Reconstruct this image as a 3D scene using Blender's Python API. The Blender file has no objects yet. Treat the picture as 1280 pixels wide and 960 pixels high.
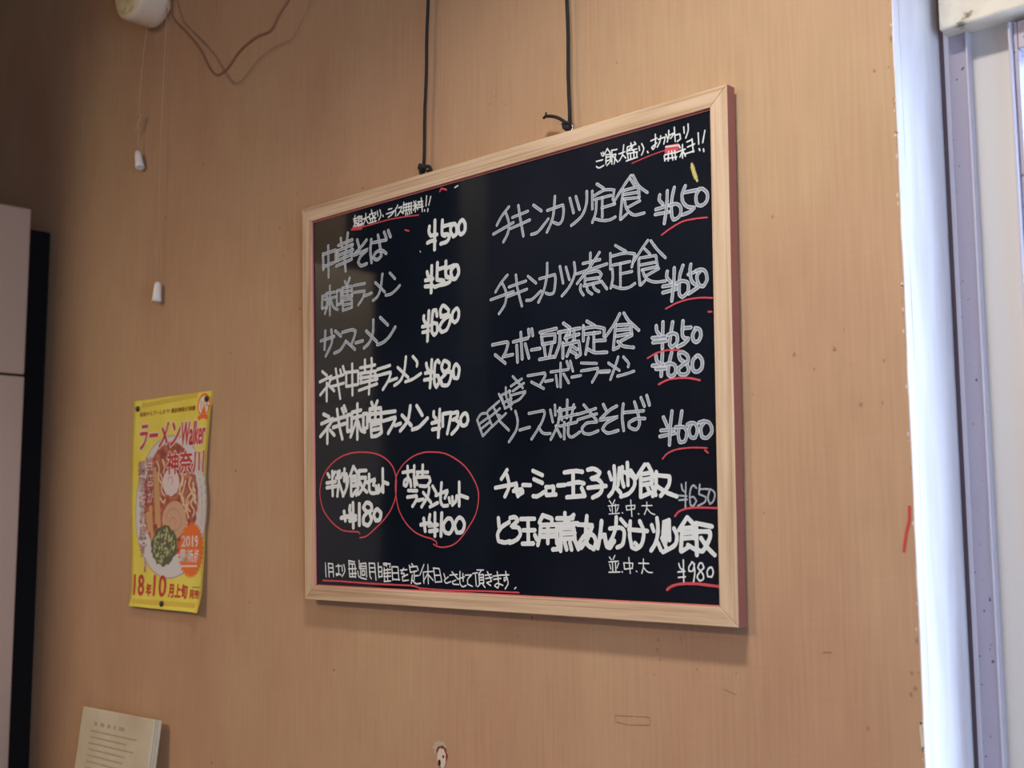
import bpy, bmesh, math, random
from mathutils import Vector, Matrix

C = bpy.context.scene.collection
S = bpy.context.scene
random.seed(7)

# ---------------------------------------------------------------- camera
cam_d = bpy.data.cameras.new('camera')
cam = bpy.data.objects.new('camera', cam_d)
C.objects.link(cam)
CF = Vector((-0.683988, 0.720179, 0.116197)); CR = Vector((0.724646, 0.689101, -0.005393)); CU = Vector((0.083955, -0.080513, 0.993212)); CP = Vector((1.106270, -1.127650, 1.350480))
cam.matrix_world = Matrix(((CR.x, CU.x, -CF.x, CP.x), (CR.y, CU.y, -CF.y, CP.y),
                           (CR.z, CU.z, -CF.z, CP.z), (0, 0, 0, 1)))
cam_d.sensor_width = 36.0
cam_d.lens = 42.1875
cam_d.clip_start = 0.02
cam_d.dof.use_dof = True
cam_d.dof.focus_distance = 1.55
cam_d.dof.aperture_fstop = 6.0
S.camera = cam

# ---------------------------------------------------------------- world, exposure, daylight
w = bpy.data.worlds.new('sky'); S.world = w
w.use_nodes = True
bg = w.node_tree.nodes['Background']
bg.inputs[0].default_value = (0.60, 0.72, 1.0, 1)
bg.inputs[1].default_value = 6.5
S.view_settings.view_transform = 'Standard'
S.view_settings.look = 'None'
S.view_settings.gamma = 1.0
S.view_settings.use_curve_mapping = False
S.view_settings.exposure = 0.0


def area(name, loc, rot, sx, sy, power, col, portal=False, spread=None):
    l = bpy.data.lights.new(name, 'AREA')
    l.shape = 'RECTANGLE'; l.size = sx; l.size_y = sy
    l.energy = power; l.color = col
    if spread: l.spread = spread
    o = bpy.data.objects.new(name, l); C.objects.link(o)
    o.location = loc; o.rotation_euler = rot
    if portal:
        l.cycles.is_portal = True
    return o


R90 = math.pi / 2
area('daylight_portal_back', (1.3, 0.16, 1.1), (-R90, 0, 0), 1.3, 1.6, 1, (1, 1, 1), True)
area('daylight_portal_right', (2.61, -1.15, 1.15), (0, R90, 0), 1.9, 1.7, 1, (1, 1, 1), True)

# ---------------------------------------------------------------- materials
def mat(name, col, rough=0.6, metal=0.0, spec=0.5, coat=0.0, emit=None, es=0.0):
    m = bpy.data.materials.new(name); m.use_nodes = True
    b = m.node_tree.nodes['Principled BSDF']
    b.inputs['Base Color'].default_value = (*col, 1)
    b.inputs['Roughness'].default_value = rough
    b.inputs['Metallic'].default_value = metal
    b.inputs['Specular IOR Level'].default_value = spec
    b.inputs['Coat Weight'].default_value = coat
    if emit:
        b.inputs['Emission Color'].default_value = (*emit, 1)
        b.inputs['Emission Strength'].default_value = es
    return m


def N(m, t, **kw):
    n = m.node_tree.nodes.new(t)
    for k, v in kw.items():
        if k in n.inputs:
            n.inputs[k].default_value = v
        else:
            setattr(n, k, v)
    return n


def L(m, a, b):
    m.node_tree.links.new(a, b)


def coords(m, scale):
    tc = N(m, 'ShaderNodeTexCoord'); mp = N(m, 'ShaderNodeMapping')
    mp.inputs['Scale'].default_value = scale
    L(m, tc.outputs['Object'], mp.inputs['Vector'])
    return mp.outputs['Vector']


def ramp(m, fac, stops):
    r = N(m, 'ShaderNodeValToRGB')
    e = r.color_ramp.elements
    while len(e) < len(stops):
        e.new(0.5)
    for i, (p, c) in enumerate(stops):
        e[i].position = p; e[i].color = (*c, 1)
    L(m, fac, r.inputs['Fac'])
    return r.outputs['Color']


def noise(m, vec, scale, detail=3, rough=0.5):
    n = N(m, 'ShaderNodeTexNoise', Scale=scale, Detail=detail, Roughness=rough)
    L(m, vec, n.inputs['Vector'])
    return n.outputs['Fac']


def mixc(m, fac, a, b, mode='MIX'):
    x = N(m, 'ShaderNodeMix', data_type='RGBA', blend_type=mode)
    for s, v in ((0, fac), (6, a), (7, b)):
        if hasattr(v, 'links'):
            L(m, v, x.inputs[s])
        elif s == 0:
            x.inputs[0].default_value = v
        else:
            x.inputs[s].default_value = (*v, 1)
    return x.outputs[2]


def bump(m, h, strength, dist=0.001):
    b = N(m, 'ShaderNodeBump', Strength=strength, Distance=dist)
    L(m, h, b.inputs['Height'])
    L(m, b.outputs['Normal'], m.node_tree.nodes['Principled BSDF'].inputs['Normal'])


def base(m, c):
    L(m, c, m.node_tree.nodes['Principled BSDF'].inputs['Base Color'])


# wall covering: tan vinyl with a fine woven, upright grain
M_wall = mat('tan_wall_covering', (0.5, 0.3, 0.17), 0.62, spec=0.3)
_v = noise(M_wall, coords(M_wall, (230, 230, 9)), 1.0, 3)
_h = noise(M_wall, coords(M_wall, (14, 14, 300)), 1.0, 2)
_b = noise(M_wall, coords(M_wall, (1, 1, 0.45)), 3.2, 4, 0.55)
_b2 = noise(M_wall, coords(M_wall, (1, 1, 0.6)), 9.0, 3, 0.6)
_c = ramp(M_wall, _b, [(0.3, (0.475, 0.280, 0.172)), (0.5, (0.510, 0.326, 0.195)), (0.7, (0.515, 0.358, 0.206))])
_c = mixc(M_wall, 1.0, _c, ramp(M_wall, _v, [(0.3, (0.93, 0.925, 0.92)), (0.7, (1.03, 1.03, 1.03))]), 'MULTIPLY')
_c = mixc(M_wall, 1.0, _c, ramp(M_wall, _h, [(0.3, (0.985, 0.98, 0.975)), (0.7, (1.01, 1.01, 1.01))]), 'MULTIPLY')
_c = mixc(M_wall, 1.0, _c, ramp(M_wall, _b2, [(0.25, (0.93, 0.91, 0.90)), (0.6, (1.0, 1.0, 1.0))]), 'MULTIPLY')
_s = N(M_wall, 'ShaderNodeTexVoronoi', Scale=13.0); L(M_wall, coords(M_wall, (1, 1, 1)), _s.inputs['Vector'])
_c = mixc(M_wall, 1.0, _c, ramp(M_wall, _s.outputs['Distance'], [(0.022, (0.62, 0.52, 0.45)), (0.035, (1, 1, 1))]), 'MULTIPLY')
base(M_wall, _c)
bump(M_wall, _v, 0.25, 0.0004)


def wood(name, axis, tint=(1, 1, 1)):
    m = mat(name, (0.7, 0.45, 0.28), 0.5, spec=0.35)
    sc = (5, 40, 110) if axis == 'x' else (110, 40, 5)
    n1 = noise(m, coords(m, sc), 1.0, 3, 0.6)
    sc2 = (1.2, 8, 26) if axis == 'x' else (26, 8, 1.2)
    n2 = noise(m, coords(m, sc2), 1.0, 2)
    c = ramp(m, n1, [(0.3, (0.50, 0.345, 0.215)), (0.5, (0.63, 0.47, 0.315)), (0.7, (0.72, 0.56, 0.395))])
    c = mixc(m, 1.0, c, ramp(m, n2, [(0.35, (0.88, 0.84, 0.80)), (0.55, (1, 1, 1))]), 'MULTIPLY')
    n3 = noise(m, coords(m, (2.2, 30, 420) if axis == 'x' else (420, 30, 2.2)), 1.0, 1)
    c = mixc(m, 1.0, c, ramp(m, n3, [(0.36, (0.80, 0.74, 0.68)), (0.46, (1, 1, 1))]), 'MULTIPLY')
    c = mixc(m, 1.0, c, tint, 'MULTIPLY')
    base(m, c)
    return m


M_woodx = wood('pine_rail', 'x')
M_woodz = wood('pine_stile', 'z')
M_edge = mat('reddish_edge', (0.28, 0.10, 0.075), 0.6)  # dark reddish tone on the right outer face of the frame
M_lip = mat('red_inked_lip', (0.62, 0.20, 0.17), 0.6)
M_board = mat('glossy_blackboard', (0.005, 0.008, 0.014), 0.05, spec=0.5)
_f = noise(M_board, coords(M_board, (1, 1, 1)), 5.0, 4, 0.6)
_r = N(M_board, 'ShaderNodeMapRange'); L(M_board, _f, _r.inputs['Value'])
_r.inputs['To Min'].default_value = 0.03; _r.inputs['To Max'].default_value = 0.10
L(M_board, _r.outputs['Result'], M_board.node_tree.nodes['Principled BSDF'].inputs['Roughness'])
base(M_board, ramp(M_board, _f, [(0.3, (0.004, 0.007, 0.013)), (0.75, (0.010, 0.014, 0.024))]))


def marker(name, edge, mid, lo=0.18, hi=0.42):
    """liquid chalk: the pigment dries thicker along the rims of a stroke"""
    m = mat(name, edge, 0.75, spec=0.2)
    at = N(m, 'ShaderNodeUVMap', uv_map='across')
    sx = N(m, 'ShaderNodeSeparateXYZ'); L(m, at.outputs['UV'], sx.inputs['Vector'])
    n = noise(m, coords(m, (1, 1, 1)), 60.0, 3)
    ad = N(m, 'ShaderNodeMath', operation='MULTIPLY_ADD'); L(m, n, ad.inputs[0])
    ad.inputs[1].default_value = 0.35; L(m, sx.outputs['X'], ad.inputs[2])
    c = ramp(m, ad.outputs[0], [(lo + 0.17, mid), (hi + 0.17, tuple((a + b) / 2 for a, b in zip(mid, edge))), (0.95, edge)])
    base(m, c)
    return m


M_chalk = marker('white_liquid_chalk', (0.71, 0.76, 0.76), (0.67, 0.72, 0.72))
M_wash = marker('washed_grey_chalk', (0.62, 0.67, 0.71), (0.20, 0.24, 0.285), 0.10, 0.62)
M_redc = marker('red_liquid_chalk', (0.64, 0.085, 0.105), (0.56, 0.075, 0.095))
M_glint = marker('yellow_lamp_glint', (0.42, 0.38, 0.12), (0.66, 0.62, 0.26))  # lamp reflection on the board, painted on as a yellow streak
MM = {'s': M_chalk, 'w': M_wash, 'r': M_redc, 'y': M_glint}

M_rope = mat('black_braided_cord', (0.012, 0.011, 0.010), 0.85)
_w = N(M_rope, 'ShaderNodeTexWave', Scale=220.0); L(M_rope, coords(M_rope, (1, 1, 0.6)), _w.inputs['Vector'])
bump(M_rope, _w.outputs['Fac'], 0.6, 0.0006)
M_steel = mat('bright_steel', (0.8, 0.8, 0.78), 0.2, 1.0)
M_plast = mat('aged_white_plastic', (0.80, 0.66, 0.47), 0.4)
M_plast2 = mat('yellowed_plastic', (0.62, 0.50, 0.24), 0.45)
_n = noise(M_plast2, coords(M_plast2, (1, 1, 1)), 60.0, 3)
base(M_plast2, ramp(M_plast2, _n, [(0.30, (0.45, 0.34, 0.14)), (0.42, (0.72, 0.60, 0.30)), (0.7, (0.78, 0.72, 0.48))]))
M_brown = mat('brown_cable', (0.26, 0.12, 0.065), 0.45)
M_string = mat('pale_string', (0.50, 0.31, 0.20), 0.8)
M_knob = mat('white_pull_knob', (0.85, 0.78, 0.70), 0.4)
M_pin = mat('black_pin', (0.02, 0.014, 0.012), 0.35)
M_jamb = mat('white_painted_jamb', (0.80, 0.78, 0.80), 0.5)
_n = noise(M_jamb, coords(M_jamb, (40, 40, 6)), 1.0, 3)
base(M_jamb, ramp(M_jamb, _n, [(0.25, (0.66, 0.62, 0.64)), (0.6, (0.80, 0.78, 0.80))]))
M_gap = mat('mauve_seal', (0.13, 0.095, 0.125), 0.6)
M_dark = mat('dark_gap', (0.03, 0.025, 0.03), 0.8)
M_alu = mat('mauve_grey_aluminium', (0.40, 0.36, 0.42), 0.42, 0.35)
_n = noise(M_alu, coords(M_alu, (1, 1, 1)), 160.0, 2)
base(M_alu, ramp(M_alu, _n, [(0.27, (0.10, 0.09, 0.12)), (0.33, (0.40, 0.36, 0.42))]))
M_alul = mat('pale_aluminium_lip', (0.50, 0.47, 0.53), 0.5)
M_panel = mat('beige_window_panel', (0.62, 0.595, 0.56), 0.6)
M_head = mat('dirty_cream_header', (0.72, 0.66, 0.50), 0.6)
_n = noise(M_head, coords(M_head, (1, 1, 1)), 45.0, 4, 0.6)
base(M_head, ramp(M_head, _n, [(0.30, (0.20, 0.17, 0.13)), (0.38, (0.66, 0.60, 0.47)), (0.6, (0.74, 0.69, 0.56))]))
M_glass = bpy.data.materials.new('window_glass'); M_glass.use_nodes = True
_nt = M_glass.node_tree; _nt.nodes.clear()
_o = _nt.nodes.new('ShaderNodeOutputMaterial'); _t = _nt.nodes.new('ShaderNodeBsdfTransparent')
_g = _nt.nodes.new('ShaderNodeBsdfGlossy'); _g.inputs['Roughness'].default_value = 0.02
_x = _nt.nodes.new('ShaderNodeMixShader'); _x.inputs[0].default_value = 0.08
_t.inputs[0].default_value = (0.94, 0.97, 0.98, 1)
_nt.links.new(_t.outputs[0], _x.inputs[1]); _nt.links.new(_g.outputs[0], _x.inputs[2])
_nt.links.new(_x.outputs[0], _o.inputs[0])
M_fridge = mat('brushed_stainless_panel', (0.58, 0.47, 0.39), 0.38, 0.6)
_n = noise(M_fridge, coords(M_fridge, (3, 3, 260)), 1.0, 2)
bump(M_fridge, _n, 0.12, 0.0005)
M_rubber = mat('black_rubber', (0.008, 0.007, 0.007), 0.9, spec=0.1)
M_floor = mat('brown_tile_floor', (0.13, 0.075, 0.05), 0.5)
M_blocker = mat('dark_light_blocker', (0.02, 0.018, 0.018), 0.8)
M_ceil = mat('cream_ceiling', (0.62, 0.55, 0.42), 0.8)
M_room = mat('dim_brown_room_wall', (0.20, 0.12, 0.075), 0.7)
M_lampb = mat('white_lamp_housing', (0.8, 0.8, 0.78), 0.5)
M_olive = mat('olive_cream_enamel', (0.72, 0.64, 0.38), 0.8)
M_paper = mat('yellow_poster_paper', (0.80, 0.70, 0.10), 0.45, spec=0.4)
_n = noise(M_paper, coords(M_paper, (1, 1, 1)), 14.0, 3)
base(M_paper, ramp(M_paper, _n, [(0.3, (0.74, 0.62, 0.07)), (0.7, (0.82, 0.73, 0.13))]))


def ink(name, col):
    return mat(name, col, 0.45, spec=0.4)


I_red = ink('ink_red', (0.56, 0.045, 0.04)); I_white = ink('ink_white', (0.80, 0.76, 0.72))
I_band = ink('ink_ochre', (0.66, 0.50, 0.06)); I_oran = ink('ink_orange', (0.78, 0.17, 0.025))
I_brown = ink('ink_brown', (0.48, 0.16, 0.04)); I_grey = ink('ink_grey', (0.30, 0.26, 0.14))
I_bowl = ink('ink_bowl', (0.66, 0.64, 0.64)); I_soup = ink('ink_soup', (0.34, 0.075, 0.045))
_n = noise(I_soup, coords(I_soup, (1, 1, 1)), 70.0, 3)
base(I_soup, ramp(I_soup, _n, [(0.3, (0.22, 0.03, 0.03)), (0.5, (0.40, 0.10, 0.06)), (0.7, (0.60, 0.25, 0.14))]))
I_pork = ink('ink_pork', (0.62, 0.38, 0.24)); I_porkd = ink('ink_pork_ring', (0.50, 0.28, 0.18))
I_nood = ink('ink_noodle', (0.74, 0.58, 0.36)); I_menma = ink('ink_menma', (0.60, 0.34, 0.15))
I_naru = ink('ink_fish_cake', (0.74, 0.64, 0.62)); I_pink = ink('ink_pink', (0.70, 0.38, 0.40))
I_green = ink('ink_onion', (0.10, 0.11, 0.05)); I_greenl = ink('ink_onion_light', (0.48, 0.50, 0.24))
I_rim = ink('ink_bowl_shade', (0.45, 0.42, 0.36))
M_book = mat('cream_laminated_sheet', (0.56, 0.50, 0.36), 0.4)
_n = noise(M_book, coords(M_book, (1, 1, 1)), 9.0, 3)
base(M_book, ramp(M_book, _n, [(0.3, (0.50, 0.43, 0.28)), (0.7, (0.60, 0.55, 0.41))]))
M_text = mat('faded_brown_print', (0.42, 0.32, 0.20), 0.6)
M_plaster = mat('grey_filler', (0.46, 0.42, 0.30), 0.8)
M_chip = mat('exposed_pale_plaster', (0.66, 0.56, 0.44), 0.9)
M_hole = mat('dark_hole', (0.03, 0.012, 0.008), 0.9)
M_rust = mat('red_brown_torn_edge', (0.22, 0.04, 0.03), 0.9)
M_pencil = mat('scratch', (0.36, 0.205, 0.12), 0.8)
M_redm = mat('red_marker_on_wall', (0.52, 0.06, 0.05), 0.6)

# ---------------------------------------------------------------- mesh helpers
def link(name, me, m, parent=None, label=None, kind=None):
    o = bpy.data.objects.new(name, me); C.objects.link(o)
    for q in (m if isinstance(m, (list, tuple)) else [m]):
        if q: me.materials.append(q)
    if parent: o.parent = parent
    if label: o['label'] = label
    if kind: o['kind'] = kind
    return o


def from_bm(name, bm, m, parent=None, **k):
    me = bpy.data.meshes.new(name); bm.to_mesh(me); bm.free()
    return link(name, me, m, parent, **k)


def bx(bm, x0, x1, y0, y1, z0, z1, bev=0.0):
    r = bmesh.ops.create_cube(bm, size=1)
    bmesh.ops.scale(bm, vec=(x1 - x0, y1 - y0, z1 - z0), verts=r['verts'])
    bmesh.ops.translate(bm, vec=((x0 + x1) / 2, (y0 + y1) / 2, (z0 + z1) / 2), verts=r['verts'])
    if bev:
        es = list({e for v in r['verts'] for e in v.link_edges})
        bmesh.ops.bevel(bm, geom=es, offset=bev, segments=2, profile=0.5, affect='EDGES')


def box(name, a, m, parent=None, bev=0.0, **k):
    bm = bmesh.new(); bx(bm, *a, bev=bev)
    return from_bm(name, bm, m, parent, **k)


def tube(bm, pts, r, seg=10, cap=True):
    pts = [Vector(p) for p in pts]; rings = []
    for i, p in enumerate(pts):
        t = (pts[min(i + 1, len(pts) - 1)] - pts[max(i - 1, 0)]).normalized()
        a = t.cross(Vector((0, 1, 0)))
        if a.length < 1e-3: a = t.cross(Vector((1, 0, 0)))
        a.normalize(); b = t.cross(a)
        rr = r[i] if isinstance(r, (list, tuple)) else r
        rings.append([bm.verts.new(p + (a * math.cos(u) + b * math.sin(u)) * rr)
                      for u in [2 * math.pi * k / seg for k in range(seg)]])
    for A, B in zip(rings, rings[1:]):
        for k in range(seg):
            bm.faces.new((A[k], A[(k + 1) % seg], B[(k + 1) % seg], B[k])).smooth = True
    if cap:
        bm.faces.new(rings[0][::-1]); bm.faces.new(rings[-1])


def spline(pts, n=6, sharp=None):
    """Catmull-Rom through the points, kept sharp where the path turns hard"""
    P = [Vector(p) for p in pts]
    if len(P) < 3: return P
    closed = (P[0] - P[-1]).length < 1e-9
    T = []
    for i in range(len(P)):
        if closed and i in (0, len(P) - 1):
            a, b = P[-2], P[1]
        else:
            a, b = P[max(i - 1, 0)], P[min(i + 1, len(P) - 1)]
        t = (b - a) / 2
        if sharp and 0 < i < len(P) - 1:
            u = P[i] - P[i - 1]; v = P[i + 1] - P[i]
            if u.length > 0 and v.length > 0 and u.normalized().dot(v.normalized()) < sharp:
                t = t * 0
        T.append(t)
    out = []
    for i in range(len(P) - 1):
        d = (P[i + 1] - P[i]).length
        t0, t1 = T[i].copy(), T[i + 1].copy()
        for t in (t0, t1):
            if t.length > d: t *= d / t.length
        for k in range(n):
            s = k / n
            out.append(P[i] * (2 * s ** 3 - 3 * s * s + 1) + t0 * (s ** 3 - 2 * s * s + s)
                       + P[i + 1] * (3 * s * s - 2 * s ** 3) + t1 * (s ** 3 - s * s))
    out.append(P[-1])
    return out


def lathe(bm, prof, c, axis='z', seg=32):
    """profile of (radius, height) spun about an axis through c"""
    rings = []
    for r, h in prof:
        ring = []
        for k in range(seg):
            u = 2 * math.pi * k / seg
            if axis == 'z': v = (c[0] + r * math.cos(u), c[1] + r * math.sin(u), c[2] + h)
            else: v = (c[0] + r * math.cos(u), c[1] + h, c[2] + r * math.sin(u))
            ring.append(bm.verts.new(v))
        rings.append(ring)
    for A, B in zip(rings, rings[1:]):
        for k in range(seg):
            bm.faces.new((A[k], A[(k + 1) % seg], B[(k + 1) % seg], B[k])).smooth = True
    bm.faces.new(rings[0]); bm.faces.new(rings[-1])
    bmesh.ops.recalc_face_normals(bm, faces=bm.faces)


def tag(o, label, cat, group=None):
    o['label'] = label; o['category'] = cat
    if group: o['group'] = group
    return o


def thing(name, loc, label, cat, group=None):
    o = bpy.data.objects.new(name, None); C.objects.link(o)
    o.location = loc; o.empty_display_size = 0.05
    return tag(o, label, cat, group)


def local(o, parent):
    """keep an object built in world coordinates where it is, under its thing"""
    o.parent = parent
    o.matrix_parent_inverse = Matrix.Translation(-parent.location)
    return o


def struct(name, a, m, bev=0.0):
    return box(name, a, m, bev=bev, kind='structure')


# ---------------------------------------------------------------- the room
WX1 = 0.5768
wall = struct('wall_back', (-4.0, WX1, 0.0, 0.10, 0.0, 2.6), M_wall)
struct('wall_back_right', (1.95, 2.75, 0.0, 0.22, 0.0, 2.6), M_wall)
struct('wall_back_upper', (WX1, 1.95, 0.0, 0.22, 2.05, 2.6), M_wall)
struct('wall_back_lower', (WX1, 1.95, 0.0, 0.22, 0.0, 0.30), M_wall)
struct('wall_left', (-4.15, -4.0, -4.0, 0.1, 0.0, 2.6), M_room)
struct('wall_front', (-4.15, 2.75, -4.15, -4.0, 0.0, 2.6), M_room)
struct('wall_right', (2.6, 2.75, -4.0, -2.05, 0.0, 2.6), M_room)
struct('wall_right_near', (2.6, 2.75, -0.25, 0.0, 0.0, 2.6), M_room)
struct('wall_right_upper', (2.6, 2.75, -2.05, -0.25, 2.1, 2.6), M_room)
struct('wall_right_lower', (2.6, 2.75, -2.05, -0.25, 0.0, 0.2), M_room)
struct('floor', (-4.15, 2.75, -4.15, 0.22, -0.1, 0.0), M_floor)
struct('ceiling', (-4.15, 2.75, -4.15, 0.22, 2.6, 2.7), M_ceil)
e = bpy.data.objects.new('door_1', None); C.objects.link(e); e['kind'] = 'structure'; e.location = (2.65, -1.15, 0.2)
for nm, a in (('door_frame', (2.62, 2.68, -2.05, -2.0, 0.2, 2.1)), ('door_frame', (2.62, 2.68, -0.30, -0.25, 0.2, 2.1)),
              ('door_frame', (2.62, 2.68, -2.0, -0.30, 2.05, 2.1)), ('door_frame', (2.62, 2.68, -2.0, -0.30, 0.2, 0.25)),
              ('door_frame', (2.62, 2.68, -1.17, -1.13, 0.25, 2.05))):
    local(box(nm, a, M_alu), e)
for a in ((2.647, 2.653, -2.0, -1.17, 0.25, 2.05), (2.647, 2.653, -1.13, -0.30, 0.25, 2.05)):
    local(box('pane', a, M_glass), e)

# white jamb of the window recess, with the crack between its two boards
jb = bpy.data.objects.new('trim_1', None); C.objects.link(jb); jb['kind'] = 'structure'; jb.location = (0.578, 0.05, 1.1)


def wavy_strip(name, y0, y1, m, wob0, wob1, x=0.578):
    bm = bmesh.new(); n = 60; prev = None
    for i in range(n + 1):
        z = 0.3 + (2.05 - 0.3) * i / n
        a = y0 + wob0 * (math.sin(z * 37) + math.sin(z * 91 + 1) * 0.6)
        b = y1 + wob1 * (math.sin(z * 23) + math.sin(z * 67) * 0.5)
        ring = [bm.verts.new(p) for p in ((x, a, z), (x, b, z), (x - 0.0015, b, z), (x - 0.0015, a, z))]
        if prev:
            for k in range(4):
                bm.faces.new((prev[k], prev[(k + 1) % 4], ring[(k + 1) % 4], ring[k]))
        prev = ring
    bmesh.ops.recalc_face_normals(bm, faces=bm.faces)
    return from_bm(name, bm, m)


local(wavy_strip('edge_board', 0.0003, 0.0135, M_jamb, 0.0004, 0.0003), jb)
local(wavy_strip('jamb_board', 0.0142, 0.1125, M_jamb, 0.0003, 0.0), jb)
local(box('backing', (0.5758, 0.5766, 0.001, 0.106, 0.3, 2.05), M_dark), jb)

# sliding window: frame, beige panel, header, sash with its pane
win = bpy.data.objects.new('window_1', None); C.objects.link(win); win['kind'] = 'structure'; win.location = (1.2, 0.12, 0.3)
local(box('frame_gap', (0.5781, 0.5842, 0.1105, 0.16, 0.3, 2.05), M_gap), win)
local(box('frame_lip', (0.5842, 0.5895, 0.1055, 0.16, 0.3, 2.05), M_alul, bev=0.0012), win)
local(box('window_frame', (0.5895, 0.6090, 0.1065, 0.16, 0.3, 2.05), M_alu), win)
local(box('frame_ridge', (0.6090, 0.6112, 0.1035, 0.16, 0.3, 2.05), M_alul, bev=0.0006), win)
local(box('beige_panel', (0.6112, 0.6560, 0.115, 0.16, 0.3, 1.90), M_panel), win)
local(box('sash_stile', (0.6560, 0.6590, 0.098, 0.15, 0.3, 1.868), M_alul, bev=0.001), win)
local(box('sash_stile', (0.6590, 0.6640, 0.104, 0.15, 0.3, 1.868), M_alu, bev=0.001), win)
local(box('sash_rail', (0.6640, 1.90, 0.104, 0.15, 1.838, 1.868), M_alu, bev=0.001), win)
local(box('sash_rail', (0.6640, 1.90, 0.104, 0.15, 0.34, 0.39), M_alu), win)
local(box('sash_stile', (1.90, 1.95, 0.104, 0.16, 0.3, 1.868), M_alu), win)
local(box('pane', (0.6640, 1.90, 0.112, 0.116, 0.39, 1.838), M_glass), win)
local(box('sill', (0.578, 1.95, 0.02, 0.22, 0.28, 0.3), M_alu), win)
hd = struct('trim_2', (0.5900, 1.95, 0.0830, 0.2, 1.8730, 2.05), M_head, bev=0.0025)

# short light-blocking partition added in front of the refrigerator, outside the frame, that keeps the corner dark
struct('light_blocker', (-1.45, -1.045, -1.08, -0.98, 0.0, 2.6), M_blocker)

# counter under the frame, with the wall shelf the menu pad stands on
struct('trim_3', (-2.0, 0.4, -0.11, 0.0, 0.775, 0.80), M_room)

# ---------------------------------------------------------------- marks on the wall
def blob(bm, cx, cz, rx, rz, y, n=18, jit=0.18, seed=0):
    rnd = random.Random(seed)
    vs = [bm.verts.new((cx + rx * math.cos(2 * math.pi * k / n) * (1 + rnd.uniform(-jit, jit)), y,
                        cz + rz * math.sin(2 * math.pi * k / n) * (1 + rnd.uniform(-jit, jit)))) for k in range(n)]
    bm.faces.new(vs)


def mark(name, m, fn):
    bm = bmesh.new(); fn(bm)
    return from_bm(name, bm, m, wall)


def ribbon2(bm, pts, w, y):
    P = [Vector((p[0], 0, p[1])) for p in pts]
    prev = None
    for i, p in enumerate(P):
        t = (P[min(i + 1, len(P) - 1)] - P[max(i - 1, 0)]).normalized()
        nn = Vector((-t.z, 0, t.x)) * (w / 2)
        a = bm.verts.new((p.x + nn.x, y, p.z + nn.z)); b = bm.verts.new((p.x - nn.x, y, p.z - nn.z))
        if prev: bm.faces.new((prev[0], prev[1], b, a))
        prev = (a, b)


HX, HZ = (-0.0979, 1.0494)
mark('filler_patch', M_plaster, lambda b: blob(b, HX - 0.003, HZ + 0.004, 0.013, 0.011, -0.0003, seed=1))
mark('torn_edge', M_rust, lambda b: blob(b, HX + 0.001, HZ - 0.003, 0.0105, 0.012, -0.0006, seed=2, jit=0.12))
mark('bare_plaster', M_chip, lambda b: blob(b, HX + 0.001, HZ - 0.007, 0.0088, 0.0125, -0.0009, seed=3, jit=0.2))
mark('screw_hole', M_hole, lambda b: (blob(b, HX - 0.003, HZ - 0.014, 0.0026, 0.0042, -0.0012, seed=4, jit=0.1),
                                      blob(b, HX + 0.0045, HZ - 0.0052, 0.0016, 0.002, -0.0012, seed=5, jit=0.1)))
mark('red_pen_stroke', M_redm, lambda b: ribbon2(b, [(0.5730, 1.3667), (0.5724, 1.3527), (0.5684, 1.3386), (0.5651, 1.3215)], 0.0032, -0.0004))
for q in ([(0.1992, 1.1277), (0.2495, 1.1310)], [(0.2495, 1.1310), (0.2504, 1.1222)], [(0.2504, 1.1222), (0.2192, 1.1189)], [(0.2192, 1.1189), (0.2003, 1.1205)], [(0.2003, 1.1205), (0.1992, 1.1277)], [(0.4722, 1.2188), (0.4831, 1.2195)], [(0.2944, 1.2245), (0.2974, 1.2158)], [(0.3514, 1.1713), (0.3666, 1.1667)]):
    mark('scratch', M_pencil, lambda b: ribbon2(b, q, 0.0007, -0.0004))
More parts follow.
